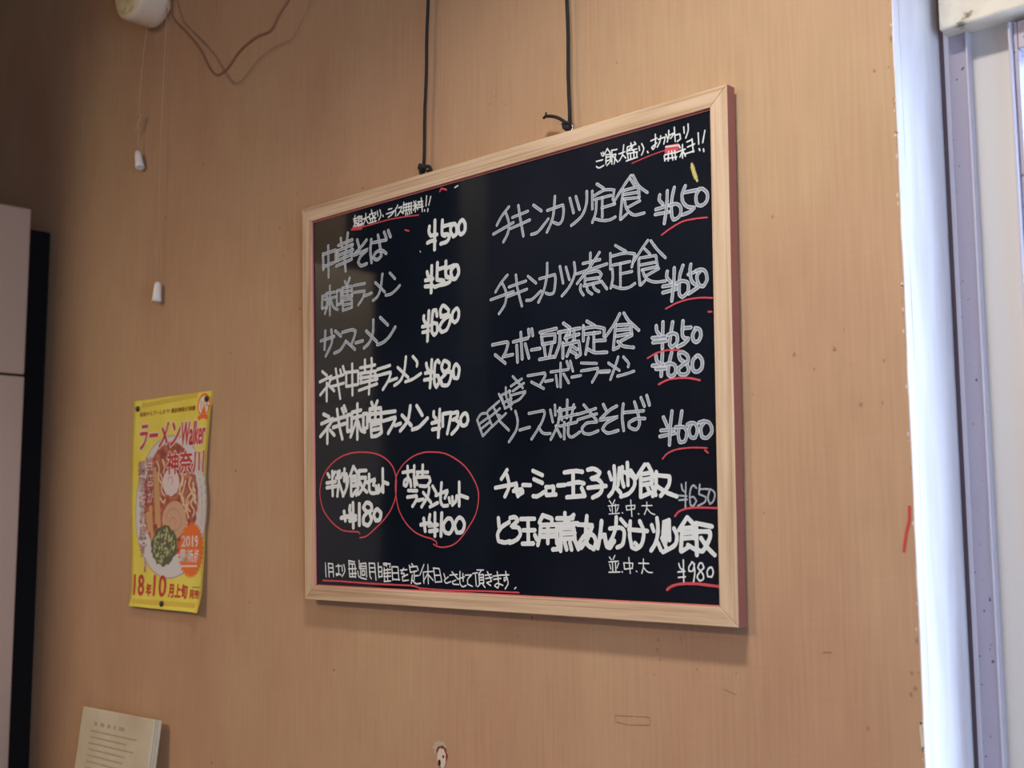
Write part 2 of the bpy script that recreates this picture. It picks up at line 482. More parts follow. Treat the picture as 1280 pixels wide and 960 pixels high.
for k, (x, z, r) in enumerate([(0.4983, 1.5302, 0.0024), (0.5526, 1.5122, 0.0020), (0.5255, 1.4705, 0.0020), (0.5490, 1.4704, 0.0015), (0.4512, 1.5291, 0.0022), (0.5100, 1.5490, 0.0013), (0.3984, 1.4903, 0.0013), (0.4744, 1.5114, 0.0013), (0.4081, 1.3614, 0.0015), (-0.4720, 1.7839, 0.0022), (-0.4637, 1.7957, 0.0016), (-0.4777, 1.7518, 0.0014), (-0.4889, 1.8358, 0.0016), (-0.4380, 1.8807, 0.0022), (-0.4411, 1.8379, 0.0013), (-0.4518, 1.8372, 0.0013), (0.0082, 1.9287, 0.0016), (-0.0040, 1.9205, 0.0013), (0.0262, 1.9118, 0.0013), (-0.0071, 1.9100, 0.0013), (0.2173, 1.9180, 0.0013), (0.1204, 1.9785, 0.0011), (0.2641, 1.2182, 0.0018), (0.2627, 1.2073, 0.0022), (0.2669, 1.1969, 0.0018), (0.2460, 1.1791, 0.0013), (0.2575, 1.1792, 0.0013), (0.3162, 1.1899, 0.0015), (0.3683, 1.1897, 0.0015), (0.4303, 1.6841, 0.0015), (0.5759, 1.7448, 0.0015), (0.5554, 1.8155, 0.0016), (0.5712, 1.8146, 0.0011), (0.5680, 1.2047, 0.0024), (0.5196, 1.1481, 0.0022), (0.5663, 1.1849, 0.0022), (0.5706, 1.1913, 0.0018), (-1.2180, 2.3797, 0.0016), (-1.0428, 2.3212, 0.0013), (-1.0695, 2.2389, 0.0013), (-0.4551, 2.0437, 0.0011), (-0.4805, 1.8517, 0.0013), (-0.4844, 1.8324, 0.0022), (-0.4983, 1.8550, 0.0011), (-1.1821, 1.7361, 0.0014), (-1.1802, 1.7114, 0.0013), (-0.6922, 1.8333, 0.0013), (-1.0331, 1.7005, 0.0016), (0.0427, 1.2087, 0.0015), (-0.0251, 1.1413, 0.0013), (-0.0193, 1.1074, 0.0012)]):
    mark('stain', M_pencil, lambda b: blob(b, x, z, r * random.uniform(0.6, 1), r, -0.0004, n=9, jit=0.35, seed=k + 20))
for k in range(46):      # chipped pale specks along the cut edge of the wall covering
    z = 0.86 + random.random() * 1.05; r = random.uniform(0.0005, 0.0014)
    mark('edge_chip', M_chip if k % 3 else M_pencil, lambda b: blob(b, 0.5768 - random.uniform(0.0008, 0.0022), z, r, r * 2.0, -0.0004, n=7, jit=0.4, seed=k + 60))
mark('edge_chip', M_chip, lambda b: ribbon2(b, [(0.5752, 1.16), (0.5745, 1.152), (0.5752, 1.144), (0.5757, 1.133)], 0.0026, -0.0004))

# ---------------------------------------------------------------- the menu board
BY, BB, BP = -0.020, -0.0045, -0.0165       # front of frame, back of frame, face of panel
board = thing('menu_board', (0.0, -0.012, 1.24), 'large black menu board in a pine frame, covered in handwritten dishes and prices', 'menu board')
oTL, oTR, oBR, oBL = (-0.3988, 1.8432), (0.3891, 1.8397), (0.3854, 1.2396), (-0.3762, 1.2408)
iTL, iTR, iBR, iBL = (-0.3742, 1.8201), (0.3652, 1.8180), (0.3613, 1.2608), (-0.3526, 1.2616)


def prism(bm, quad, y0, y1):
    a = [bm.verts.new((x, y0, z)) for x, z in quad]; b = [bm.verts.new((x, y1, z)) for x, z in quad]
    bm.faces.new(a); bm.faces.new(b[::-1])
    for k in range(4):
        bm.faces.new((a[k], a[(k + 1) % 4], b[(k + 1) % 4], b[k]))
    bmesh.ops.recalc_face_normals(bm, faces=bm.faces)


for nm, quad, m, mi in (('top_rail', (oTL, oTR, iTR, iTL), M_woodx, 2), ('bottom_rail', (iBL, iBR, oBR, oBL), M_woodx, None),
                    ('stile', (oTL, iTL, iBL, oBL), M_woodz, None), ('stile', (iTR, oTR, oBR, iBR), M_woodz, 1)):
    bm = bmesh.new(); prism(bm, quad, BY, BB)
    bmesh.ops.bevel(bm, geom=bm.edges[:], offset=0.0009, segments=2, profile=0.5, affect='EDGES')
    o = from_bm(nm, bm, [m, M_edge, M_lip]); local(o, board)
    me = o.data
    for f in me.polygons:
        n = f.normal; c = f.center
        outer_right = nm == 'stile' and mi == 1 and n.x > 0.8
        if outer_right: f.material_index = 1
        inner = (nm == 'top_rail' and n.z < -0.8) or (nm == 'bottom_rail' and n.z > 0.8) or (nm == 'stile' and mi is None and n.x > 0.8)
        if inner: f.material_index = 2
bm = bmesh.new()
prism(bm, tuple((x * 1.012, 1.54 + (z - 1.54) * 1.012) for x, z in (iTL, iTR, iBR, iBL)), BP, -0.008)
local(from_bm('black_panel', bm, M_board), board)
# thin red felt line just inside the top and left rails
bm = bmesh.new()
ribbon2(bm, [(iTL[0] + 0.001, iTL[1] - 0.0012), (iTR[0] - 0.001, iTR[1] - 0.0012)], 0.0016, BP - 0.0002)
local(from_bm('red_border_line', bm, M_lip), board)
bm = bmesh.new()
ribbon2(bm, [(iBL[0] + 0.002, iBL[1] + 0.0008), (iBR[0] - 0.002, iBR[1] + 0.0008)], 0.0012, BP - 0.0002)
local(from_bm('red_border_line', bm, M_lip), board)

_count = [0]


def stroke(bm, uv, pts, w):
    _count[0] += 1
    y0 = BP - 0.00025 - 0.000008 * (_count[0] % 60)
    P = spline([(p[0], 0.0, p[1]) for p in pts], 5, 0.35)
    Q = [P[0]]
    for p in P[1:]:
        if (p - Q[-1]).length > w * 0.08: Q.append(p)
    if len(Q) < 2: Q.append(Q[0] + Vector((w * 0.3, 0, 0)))
    r = w / 2; rows = []

    def row(p, t, h, tip):
        nn = Vector((-t.z, 0, t.x))
        vs = []
        y = y0 - 0.000004 * len(rows)
        for s in (1.0, 0.55, 0.0, -0.55, -1.0):
            vs.append((bm.verts.new((p.x + nn.x * h * s, y, p.z + nn.z * h * s)), max(abs(s), tip)))
        rows.append(vs)
    t0 = (Q[1] - Q[0]).normalized(); t1 = (Q[-1] - Q[-2]).normalized()
    for a in (0.12, 0.5, 0.82): row(Q[0] - t0 * r * math.cos(a * R90), t0, r * math.sin(a * R90), 1.0 - a * 0.5)
    for i, p in enumerate(Q):
        a = Q[max(i - 1, 0)]; b = Q[min(i + 1, len(Q) - 1)]
        t = (b - a)
        if t.length < 1e-9: continue
        row(p, t.normalized(), r * (1 + 0.05 * math.sin(i * 1.7 + _count[0])), 0.0)
    for a in (0.82, 0.5, 0.12): row(Q[-1] + t1 * r * math.cos(a * R90), t1, r * math.sin(a * R90), 1.0 - a * 0.5)
    for A, B in zip(rows, rows[1:]):
        for k in range(4):
            q = [v.co for v in (A[k][0], A[k + 1][0], B[k + 1][0], B[k][0])]
            if (q[2] - q[0]).cross(q[3] - q[1]).y >= -1e-12: continue      # folded inside a tight bend
            f = bm.faces.new((A[k][0], A[k + 1][0], B[k + 1][0], B[k][0]))
            for lp, d in zip(f.loops, (A[k][1], A[k + 1][1], B[k + 1][1], B[k][1])):
                lp[uv].uv = (d, 0)


STROKES = [
    ("small_notice", "s", 0.00209, [[-2709,18108,-2719,17964],[-2744,18061,-2650,18056],[-2736,18021,-2649,18021],[-2719,17980,-2637,17980],[-2732,18051,-2613,17930],[-2650,18074,-2545,18066],[-2615,18083,-2625,17948],[-2550,18063,-2543,17925],[-2626,18039,-2549,18037],[-2626,18001,-2549,17999],[-2618,17954,-2520,17952],[-2742,17949,-2543,17933],[-2533,18015,-2371,18031],[-2453,18091,-2463,18025,-2508,17927],[-2451,18007,-2404,17938],[-2372,18061,-2223,18064],[-2360,18059,-2371,17993],[-2327,18121,-2291,18023,-2222,17981],[-2291,18008,-2223,18041],[-2359,17991,-2234,17990],[-2348,17989,-2336,17934],[-2302,17988,-2295,17934],[-2245,17988,-2240,17931],[-2381,17927,-2210,17934],[-2190,18080,-2177,18002],[-2133,18084,-2110,18005,-2154,17938],[-2069,17995,-2056,17973],[-1943,18056,-1865,18056],[-1987,17997,-1821,18003,-1864,17967,-1942,17941],[-1734,18083,-1788,18019,-1843,18008],[-1782,18040,-1781,17930],[-1723,18037,-1647,18044,-1679,17984,-1743,17930],[-1679,17984,-1613,17935],[-1604,18095,-1613,17957],[-1614,18060,-1432,18055],[-1625,18018,-1431,18011],[-1624,17974,-1431,17967],[-1550,18070,-1549,17960],[-1496,18067,-1495,17957],[-1442,18064,-1442,17955],[-1559,17940,-1563,17897],[-1527,17934,-1520,17899],[-1484,17933,-1478,17903],[-1452,17942,-1431,17906],[-1389,18068,-1368,18013],[-1347,18067,-1356,17910],[-1399,18005,-1304,18008],[-1357,17997,-1399,17939],[-1336,17993,-1304,17936],[-1304,18045,-1273,18017],[-1231,18089,-1209,17889],[-1304,18045,-1199,18032],[-1294,17992,-1199,17996],[-1325,17962,-1188,17958],[-1120,18096,-1132,17954],[-1161,17905,-1157,17884],[-1033,18072,-1074,17954],[-1090,17906,-1094,17868]]),
    ("red_underline", "r", 0.00174, [[-2789,17900,-2312,17899,-1864,17900,-1282,17852]]),
    ("red_scribble", "r", 0.00316, [[-2742,17941,-2566,17922],[-2754,17922,-2566,17899],[-2782,17905,-2554,17880]]),
    ("red_scribble", "r", 0.00221, [[-1579,17688,-1497,17659]]),
    ("price", "s", 0.00582, [[-950,17713,-957,17302],[-1063,17647,-1073,17570,-1031,17506],[-1031,17510,-908,17506],[-1103,17421,-1010,17434,-939,17419],[-797,17685,-803,17495,-737,17458],[-783,17598,-647,17601,-548,17593],[-787,17485,-687,17468,-657,17421,-706,17373,-827,17361],[-557,17592,-627,17570,-631,17493,-577,17421,-512,17445,-512,17542,-557,17592],[-406,17621,-473,17563,-473,17466,-426,17423,-356,17459,-348,17555,-406,17621]]),
    ("price", "s", 0.00586, [[-1107,17006,-1080,16939,-1019,16908],[-1013,17077,-1024,16705],[-1142,16891,-988,16893],[-1148,16807,-988,16791],[-897,17102,-907,16864,-766,16836,-776,16796,-947,16771],[-891,17009,-766,17018],[-726,17096,-726,16900,-686,16866],[-722,16997,-567,17018],[-716,16878,-616,16852,-656,16799,-806,16779],[-538,17011,-622,16947,-597,16846,-538,16827,-473,16897,-489,16989,-538,17011]]),
    ("price", "s", 0.00543, [[-1171,16392,-1171,16336,-1119,16273],[-1068,16450,-1097,16033],[-1201,16244,-1057,16245],[-1194,16163,-1067,16169],[-901,16359,-922,16445,-983,16446,-1002,16316,-1002,16148,-955,16098,-895,16149,-905,16255,-976,16270],[-775,16489,-835,16427,-821,16342,-685,16360,-669,16413,-775,16489],[-821,16335,-665,16343,-630,16284,-705,16148,-814,16126,-849,16199,-765,16287,-656,16328],[-512,16414,-591,16362,-596,16266,-547,16226,-485,16266,-469,16360,-512,16414]]),
    ("price", "s", 0.00540, [[-1116,15720,-1106,15670,-1065,15611],[-1005,15758,-1040,15380],[-1136,15587,-1000,15591],[-1156,15494,-1014,15498],[-853,15709,-884,15743,-940,15696,-953,15449,-913,15374,-859,15441,-873,15527,-943,15531],[-754,15722,-807,15635,-763,15569,-665,15601,-655,15676,-754,15722],[-763,15563,-625,15564,-621,15488,-684,15385,-803,15395,-823,15479,-724,15545],[-524,15653,-576,15580,-563,15470,-489,15460,-460,15582,-524,15653]]),
    ("price", "s", 0.00532, [[-962,15039,-962,14982,-917,14944],[-842,15062,-871,14687],[-1002,14885,-842,14905],[-991,14798,-841,14807],[-782,14834,-786,14997,-615,15006,-654,14853,-693,14727],[-586,14995,-489,15004,-499,14938,-586,14903],[-528,14899,-460,14861,-499,14790,-605,14715],[-374,14972,-435,14907,-412,14818,-336,14820,-294,14884,-317,14963,-374,14972]]),
    ("dish_name", "w", 0.00490, [[-3471,17643,-3453,17398],[-3471,17635,-3156,17654,-3153,17484],[-3452,17440,-3165,17470],[-3342,17747,-3320,17262],[-3038,17813,-3007,17661],[-3097,17714,-2763,17746],[-3132,17632,-2750,17672],[-3130,17558,-2744,17590],[-3129,17483,-2759,17526],[-3140,17402,-2770,17451],[-3107,17631,-3100,17476],[-2773,17653,-2766,17499],[-2871,17866,-2903,17644,-2936,17465,-2909,17293],[-2652,17724,-2608,17613],[-2436,17687,-2539,17614,-2735,17506,-2399,17538,-2560,17466,-2624,17386,-2557,17318,-2424,17330],[-2328,17676,-2342,17506,-2314,17330],[-2297,17622,-1983,17613],[-2174,17715,-2127,17546,-2092,17391,-2192,17351,-2279,17399,-2205,17469,-2081,17471,-1987,17412],[-2035,17735,-1983,17628],[-1946,17745,-1894,17643]]),
    ("dish_name", "w", 0.00417, [[-3475,16989,-3483,16804],[-3475,16986,-3363,16989,-3360,16803],[-3471,16795,-3360,16807],[-3376,17014,-3173,17009],[-3424,16928,-3155,16930],[-3292,17119,-3284,16671],[-3300,16904,-3407,16709],[-3264,16906,-3201,16783,-3096,16731],[-3120,17017,-3116,16795],[-3120,17020,-3024,17022,-3020,16813],[-3104,16801,-3020,16813],[-2931,17136,-2894,17077],[-2817,17172,-2870,17074],[-2989,17045,-2763,17040,-2749,16890],[-2989,17045,-2974,16913],[-2976,16982,-2762,16975],[-2870,17043,-2867,16906],[-2974,16913,-2749,16902],[-2973,16860,-2971,16700],[-2973,16857,-2760,16849,-2754,16725],[-2960,16782,-2759,16778],[-2971,16700,-2758,16718],[-2716,17044,-2461,17038],[-2703,16937,-2460,16928,-2504,16827,-2607,16736],[-2459,16851,-2304,16874],[-2066,17121,-2098,16934,-2163,16810,-2271,16758],[-2222,17018,-2012,16849],[-1900,17111,-1786,17009],[-1990,16798,-1875,16800,-1767,16844,-1681,16897]]),
    ("dish_name", "w", 0.00471, [[-3497,16296,-3168,16328],[-3389,16437,-3400,16155],[-3243,16436,-3222,16250,-3369,16052],[-3145,16409,-3007,16315],[-3163,16074,-3020,16107,-2903,16208],[-2977,16367,-2753,16382,-2659,16353,-2693,16267,-2761,16155],[-2891,16229,-2673,16079],[-2656,16174,-2495,16189],[-2260,16469,-2265,16293,-2335,16154,-2466,16079],[-2417,16325,-2178,16139],[-2104,16487,-1937,16357],[-2166,16094,-2022,16119,-1891,16192,-1773,16308]]),
    ("dish_name", "s", 0.00481, [[-3450,15823,-3338,15752],[-3508,15668,-3217,15733,-3287,15618,-3492,15468],[-3336,15638,-3331,15364],[-3275,15595,-3152,15501],[-3264,15685,-2930,15730],[-3214,15574,-2928,15600],[-3122,15831,-3007,15378],[-3014,15806,-2982,15720],[-2951,15852,-2907,15758],[-2871,15747,-2868,15546],[-2872,15755,-2592,15749,-2589,15559],[-2856,15545,-2601,15553],[-2740,15869,-2726,15408],[-2558,15793,-2219,15805],[-2446,15900,-2443,15745],[-2298,15907,-2290,15782,-2329,15625,-2348,15393],[-2557,15711,-2195,15715],[-2552,15642,-2172,15647],[-2544,15570,-2160,15596],[-2576,15463,-2171,15527],[-2534,15709,-2528,15569],[-2218,15717,-2194,15584],[-2162,15734,-1887,15766],[-2172,15643,-1864,15670,-1907,15566,-2037,15433],[-1896,15544,-1734,15570],[-1544,15854,-1575,15672,-1648,15537,-1787,15470],[-1718,15721,-1495,15559],[-1397,15846,-1308,15760,-1312,15704],[-1552,15503,-1395,15529,-1229,15591]]),
    ("dish_name", "s", 0.00571, [[-3412,15170,-3277,15122],[-3458,15028,-3168,15090,-3275,14984,-3478,14837],[-3311,14971,-3306,14727],[-3249,14922,-3140,14838],[-3168,15064,-2884,15101],[-3173,14955,-2882,14997],[-3082,15219,-3023,14969,-2949,14774],[-2969,15226,-2925,15156],[-2917,15259,-2869,15178],[-2837,15105,-2834,14883],[-2837,15117,-2733,15125,-2739,14915],[-2826,14876,-2729,14892],[-2729,15150,-2526,15170],[-2743,15062,-2525,15085],[-2608,15266,-2600,14753],[-2627,15018,-2755,14794],[-2581,15000,-2522,14880,-2426,14846],[-2468,15096,-2466,14891],[-2469,15110,-2378,15111,-2376,14915],[-2465,14884,-2375,14908],[-2286,15265,-2251,15204],[-2157,15274,-2200,15200],[-2323,15173,-2320,14999],[-2323,15170,-2078,15170,-2065,14997],[-2322,15097,-2066,15097],[-2200,15179,-2198,15005],[-2320,14996,-2065,14997],[-2297,14947,-2277,14776],[-2297,14936,-2076,14955,-2057,14825],[-2285,14863,-2075,14876],[-2277,14772,-2162,14776,-2056,14817],[-2022,15097,-1762,15102],[-2021,14980,-1750,15017,-1793,14937,-1910,14799],[-1760,14900,-1647,14921],[-1444,15153,-1475,15001,-1537,14907,-1653,14819],[-1618,15036,-1422,14879],[-1309,15147,-1195,15008],[-1400,14822,-1266,14846,-1087,14959]]),
    ("set_name", "s", 0.00554, [[-3284,14269,-3240,14217],[-3113,14290,-3159,14225],[-3177,14300,-3158,13944],[-3306,14133,-3091,14149],[-3304,14062,-3066,14079],[-3058,14288,-3040,14199],[-3011,14302,-3025,14155,-3052,13935],[-2894,14324,-2898,14151],[-3020,14140,-2911,13935],[-2951,14255,-2834,14222,-2809,14134,-2865,14004,-2922,13935],[-2846,14252,-2836,14076],[-3092,14201,-2974,14212],[-2686,14356,-2764,14220],[-2679,14348,-2593,14258],[-2737,14212,-2732,13936],[-2730,14204,-2622,14216,-2620,14071],[-2729,14143,-2626,14155],[-2728,14073,-2624,14085],[-2702,13931,-2619,14006],[-2559,14289,-2396,14288],[-2559,14272,-2567,14069,-2611,13940],[-2558,14185,-2399,14187,-2443,14066,-2554,13954],[-2534,14126,-2465,14038,-2374,13978],[-2328,14228,-2319,14006,-2262,13959,-2141,13966],[-2376,14115,-2194,14157,-2231,14075],[-2175,14059,-2152,13981],[-2114,14065,-2104,13994],[-2033,14056,-2065,14000,-2130,13962],[-2029,14296,-2017,13970],[-2012,14114,-1909,14083]]),
    ("set_price", "s", 0.00627, [[-2890,13705,-2858,13574],[-2959,13611,-2790,13639],[-2753,13784,-2761,13711,-2721,13660],[-2685,13826,-2672,13472],[-2801,13625,-2618,13638],[-2759,13569,-2617,13587],[-2541,13809,-2536,13508],[-2383,13824,-2450,13751,-2348,13692,-2259,13720,-2278,13798,-2383,13824],[-2348,13692,-2441,13622,-2440,13529,-2334,13504,-2258,13585,-2308,13678],[-2149,13730,-2214,13651,-2169,13570,-2082,13588,-2057,13675,-2149,13730]]),
    ("set_name", "s", 0.00501, [[-1595,14232,-1386,14249],[-1495,14312,-1489,14111,-1527,14043,-1569,14057,-1556,14120,-1469,14152],[-1356,14317,-1361,14148,-1344,14031],[-1438,14123,-1422,14033],[-1182,14318,-1191,14157],[-1304,14226,-1080,14219],[-1273,14157,-1059,14153,-1029,14098,-1099,14032,-1241,14038],[-1273,14214,-1320,14133,-1293,14057],[-1478,13979,-1298,13971],[-1498,13887,-1302,13902,-1312,13845,-1388,13761],[-1281,13838,-1169,13853],[-1049,14006,-1078,13895,-1203,13750],[-1170,13945,-1014,13806],[-983,14026,-915,13943],[-1034,13748,-879,13800],[-804,14067,-823,13836,-780,13762,-682,13761],[-918,13899,-682,13961,-737,13862],[-659,13860,-640,13800],[-595,13872,-585,13806],[-508,13884,-524,13818,-595,13766],[-461,14065,-461,13753],[-432,13889,-299,13853]]),
    ("set_price", "s", 0.00563, [[-1158,13591,-1127,13422],[-1218,13506,-1077,13527],[-1033,13637,-1047,13557,-1007,13513],[-938,13661,-937,13355],[-1057,13492,-888,13505],[-1046,13419,-887,13432],[-803,13659,-818,13358],[-698,13581,-770,13502,-740,13411,-643,13395,-581,13488,-620,13578,-698,13581],[-480,13593,-551,13501,-509,13402,-413,13411,-366,13500,-404,13576,-480,13593]]),
    ("red_circle", "r", 0.00207, [[-2528,13382,-2557,13408,-2751,13415,-2937,13437,-3175,13554,-3370,13718,-3451,13883,-3469,14048,-3404,14225,-3239,14384,-3003,14500,-2724,14555,-2450,14554,-2181,14519,-1961,14438,-1808,14317,-1739,14174,-1731,14048,-1751,13881,-1846,13715,-1995,13576,-2168,13464,-2366,13351,-2518,13325]]),
    ("red_circle", "r", 0.00189, [[-897,13245,-913,13281,-1016,13321,-1157,13347,-1340,13408,-1527,13532,-1675,13713,-1736,13908,-1753,14062,-1722,14201,-1596,14337,-1388,14446,-1162,14492,-980,14490,-762,14464,-566,14394,-356,14274,-205,14120,-112,13967,-98,13823,-150,13642,-281,13474,-413,13343,-509,13271,-624,13226,-779,13205,-877,13215,-960,13245]]),
    ("small_notice", "s", 0.00182, [[1963,17926,2063,17926],[1962,17863,2001,17836,2077,17851],[2039,18017,2056,17975],[2068,18023,2083,17982],[2139,18051,2075,17971],[2139,18045,2185,17984],[2117,17980,2112,17862],[2122,17973,2184,17972,2183,17897],[2121,17942,2184,17941],[2128,17896,2183,17903],[2127,17840,2190,17883],[2201,18012,2286,18006],[2208,18004,2205,17842],[2215,17953,2269,17953,2239,17835],[2223,17938,2298,17847],[2315,17943,2407,17950],[2391,18038,2369,17919,2321,17855],[2373,17918,2421,17870],[2446,18000,2575,18006],[2446,18000,2437,17928],[2500,18038,2514,17961,2558,17914],[2553,18038,2575,18008],[2445,17951,2589,17944],[2445,17917,2595,17905],[2449,17913,2458,17837],[2490,17910,2496,17841],[2543,17911,2544,17843],[2588,17907,2587,17848],[2428,17831,2594,17842],[2468,17965,2529,17984],[2619,17968,2630,17916],[2664,17990,2692,17920,2657,17855],[2743,17879,2755,17860],[2798,17994,2886,18008],[2865,18058,2862,17919,2827,17884,2807,17913,2884,17948],[2907,17987,3008,17994,2985,17915],[2944,18021,2928,17952,2890,17900],[3016,18022,3044,17962,3036,17928],[3060,18060,3058,17971],[3066,17999,3145,18016,3086,17958],[3139,18078,3149,17908],[3144,17981,3215,17982,3224,17920,3177,17901],[3273,18052,3278,17977],[3332,18073,3334,17996,3297,17915],[3013,17873,3176,17854],[2996,17780,3181,17775],[2995,17730,3165,17719],[3051,17810,3044,17698],[3094,17806,3111,17695],[3137,17803,3151,17692],[2988,17770,2997,17708],[3197,17855,3217,17814],[3246,17850,3242,17690],[3195,17781,3280,17786],[3244,17773,3208,17710],[3251,17771,3285,17704],[3310,17865,3380,17878],[3315,17804,3413,17818],[3380,17884,3396,17727],[3278,17730,3404,17737],[3467,17935,3472,17804],[3473,17748,3486,17725],[3560,17942,3526,17809],[3534,17732,3540,17701]]),
    ("red_underline", "r", 0.00111, [[2510,17783,2764,17819,3012,17837]]),
    ("red_scribble", "r", 0.00256, [[3013,17875,3183,17864],[3012,17858,3183,17844],[3012,17840,3182,17825],[3004,17824,3182,17807],[3008,17809,3153,17799]]),
    ("dish_name", "w", 0.00390, [[475,17638,346,17538,254,17431],[189,17321,554,17413],[420,17565,473,17421,454,17291,372,17184],[537,17483,813,17516],[509,17341,847,17394],[645,17623,680,17437,731,17203],[910,17577,1047,17475],[871,17199,984,17212,1165,17349],[1150,17462,1411,17484,1424,17417,1400,17293,1341,17252,1258,17287],[1279,17619,1260,17435,1224,17312,1141,17184],[1528,17548,1586,17351],[1627,17551,1684,17375],[1805,17579,1795,17423,1720,17286,1548,17196]]),
    ("dish_name", "w", 0.00362, [[1966,17642,2075,17563],[1893,17568,1889,17342],[1916,17501,2090,17541,2237,17512,2212,17399],[1931,17454,2182,17455],[1955,17443,1944,17294,1887,17173],[2049,17443,2045,17213],[2039,17329,2242,17338],[1919,17214,2052,17168,2161,17157,2246,17176],[2492,17639,2352,17501,2227,17359],[2525,17632,2608,17487,2732,17383],[2491,17590,2542,17512],[2382,17477,2593,17480,2613,17352],[2375,17485,2349,17342,2322,17138],[2389,17426,2614,17412],[2388,17371,2613,17346],[2330,17130,2422,17181],[2423,17254,2619,17304],[2395,17345,2423,17242,2526,17149,2682,17145]]),
    ("price", "w", 0.00426, [[2912,17317,2904,17259,2953,17202],[3021,17344,3010,17179,2969,16967],[2851,17155,3038,17168],[2842,17097,3036,17091],[3121,17365,3082,17225,3077,17036,3104,16984,3189,17015,3206,17106,3151,17164,3052,17165],[3275,17352,3231,17266,3238,17171,3303,17102,3399,17076,3329,17036,3229,17020],[3259,17279,3446,17271],[3480,17276,3423,17217,3430,17111,3495,17081,3564,17120,3573,17205,3514,17269,3459,17277]]),
    ("red_underline", "r", 0.00187, [[2929,16837,3045,16888,3215,16940,3382,16945,3565,16929]]),
    ("lamp_glint_streak", "y", 0.00534, [[3379,17560,3402,17479,3422,17422]]),
    ("lamp_glint_streak", "y", 0.00294, [[3372,17591,3391,17516,3442,17377]]),
    ("dish_name", "w", 0.00377, [[441,16734,323,16645,222,16539],[134,16447,547,16500],[350,16634,416,16499,394,16356,284,16241],[467,16571,769,16607],[448,16448,786,16497],[593,16711,619,16536,696,16290],[805,16664,942,16555],[776,16352,871,16352,1027,16440],[1003,16601,1266,16617,1274,16546,1247,16397,1179,16378,1112,16403],[1137,16782,1131,16631,1078,16446,983,16302],[1351,16707,1401,16489],[1450,16683,1505,16519],[1585,16721,1596,16587,1512,16436,1379,16328],[1727,16686,1997,16694],[1848,16798,1845,16612],[1990,16782,1838,16626,1629,16450],[1628,16572,1869,16596,2104,16622],[1765,16556,1963,16557,2017,16506,1985,16461],[1757,16551,1755,16426],[1771,16480,1993,16472],[1738,16404,1992,16419],[1690,16423,1681,16362,1728,16293],[1786,16384,1801,16333,1864,16287],[1881,16396,1912,16342,1974,16302],[2015,16423,2099,16318]]),
    ("dish_name", "w", 0.00349, [[2239,16827,2397,16728],[2161,16742,2157,16552],[2183,16705,2382,16710,2531,16678,2515,16618,2483,16527],[2196,16593,2455,16597],[2188,16547,2193,16436,2160,16319],[2311,16589,2306,16323],[2309,16468,2482,16472],[2192,16339,2313,16292,2433,16287,2523,16322],[2726,16806,2636,16719,2499,16572],[2769,16795,2854,16683,2973,16560],[2680,16712,2751,16640],[2604,16616,2838,16609,2856,16493],[2589,16594,2585,16451,2597,16293],[2617,16530,2850,16530],[2630,16468,2863,16474],[2611,16291,2671,16331],[2687,16388,2877,16448],[2644,16454,2686,16364,2801,16300,2973,16287]]),
    ("price", "w", 0.00431, [[2997,16395,2988,16331,3043,16265],[3097,16421,3085,16259,3052,16044],[2929,16228,3127,16227],[2927,16155,3125,16172],[3218,16431,3171,16316,3158,16109,3199,16066,3276,16116,3279,16219,3197,16254,3120,16236],[3326,16426,3313,16341,3341,16222,3435,16157,3289,16093],[3289,16316,3419,16339],[3467,16341,3407,16281,3428,16181,3488,16149,3540,16216,3524,16310,3467,16347,3392,16341]]),
    ("red_underline", "r", 0.00185, [[2965,15962,3121,16009,3274,16029,3438,16027,3605,16002]]),
    ("red_scribble", "r", 0.00192, [[3547,15854,3591,15849]]),
    ("dish_name", "w", 0.00446, [[163,15841,426,15852,453,15834,407,15723,357,15663],[217,15704,397,15578],[393,15666,532,15678],[542,15840,797,15861],[676,15948,699,15603],[604,15788,616,15572],[753,15791,815,15604],[807,15972,818,15887],[864,15972,880,15886],[856,15703,1002,15707],[1004,15911,1282,15929],[1029,15863,1045,15759],[1029,15866,1257,15860,1255,15762],[1045,15753,1247,15763],[1070,15738,1094,15602],[1208,15742,1161,15595],[992,15568,1253,15580],[1399,15982,1504,15910],[1307,15876,1666,15888],[1340,15879,1330,15729,1253,15573],[1438,15823,1503,15841],[1488,15874,1445,15760],[1421,15794,1649,15816],[1569,15865,1575,15740],[1387,15735,1385,15548],[1395,15709,1647,15729,1669,15562,1604,15536],[1551,15742,1451,15566],[1542,15681,1614,15630],[1516,15621,1597,15576]]),
    ("dish_name", "w", 0.00420, [[1779,15961,1904,15887],[1722,15909,1719,15726],[1730,15877,1904,15877,2051,15839,2042,15749],[1752,15804,1981,15799],[1799,15752,1753,15560],[1887,15809,1883,15589],[1885,15706,2064,15696],[1789,15615,1898,15563,2084,15548]]),
    ("dish_name", "w", 0.00409, [[2291,15988,2198,15865,2072,15740],[2352,15988,2425,15885,2570,15758],[2228,15858,2453,15840,2463,15737],[2225,15861,2185,15588],[2234,15797,2452,15786],[2233,15725,2466,15735],[2184,15570,2268,15591],[2300,15660,2466,15711],[2254,15659,2329,15597,2489,15562]]),
    ("price", "w", 0.00469, [[2825,15778,2831,15719,2872,15665],[2921,15811,2904,15512],[2764,15644,2957,15637],[2773,15591,2963,15590],[3057,15795,3028,15661,3008,15548,3038,15507,3109,15548,3114,15634,3056,15664,2988,15654],[3201,15789,3188,15643,3214,15592,3275,15582,3219,15536,3122,15503],[3203,15708,3306,15704],[3376,15684,3331,15621,3343,15548,3397,15534,3439,15592,3427,15664,3367,15689]]),
    ("red_underline", "r", 0.00200, [[2691,15415,2824,15462,2981,15479,3148,15461]]),
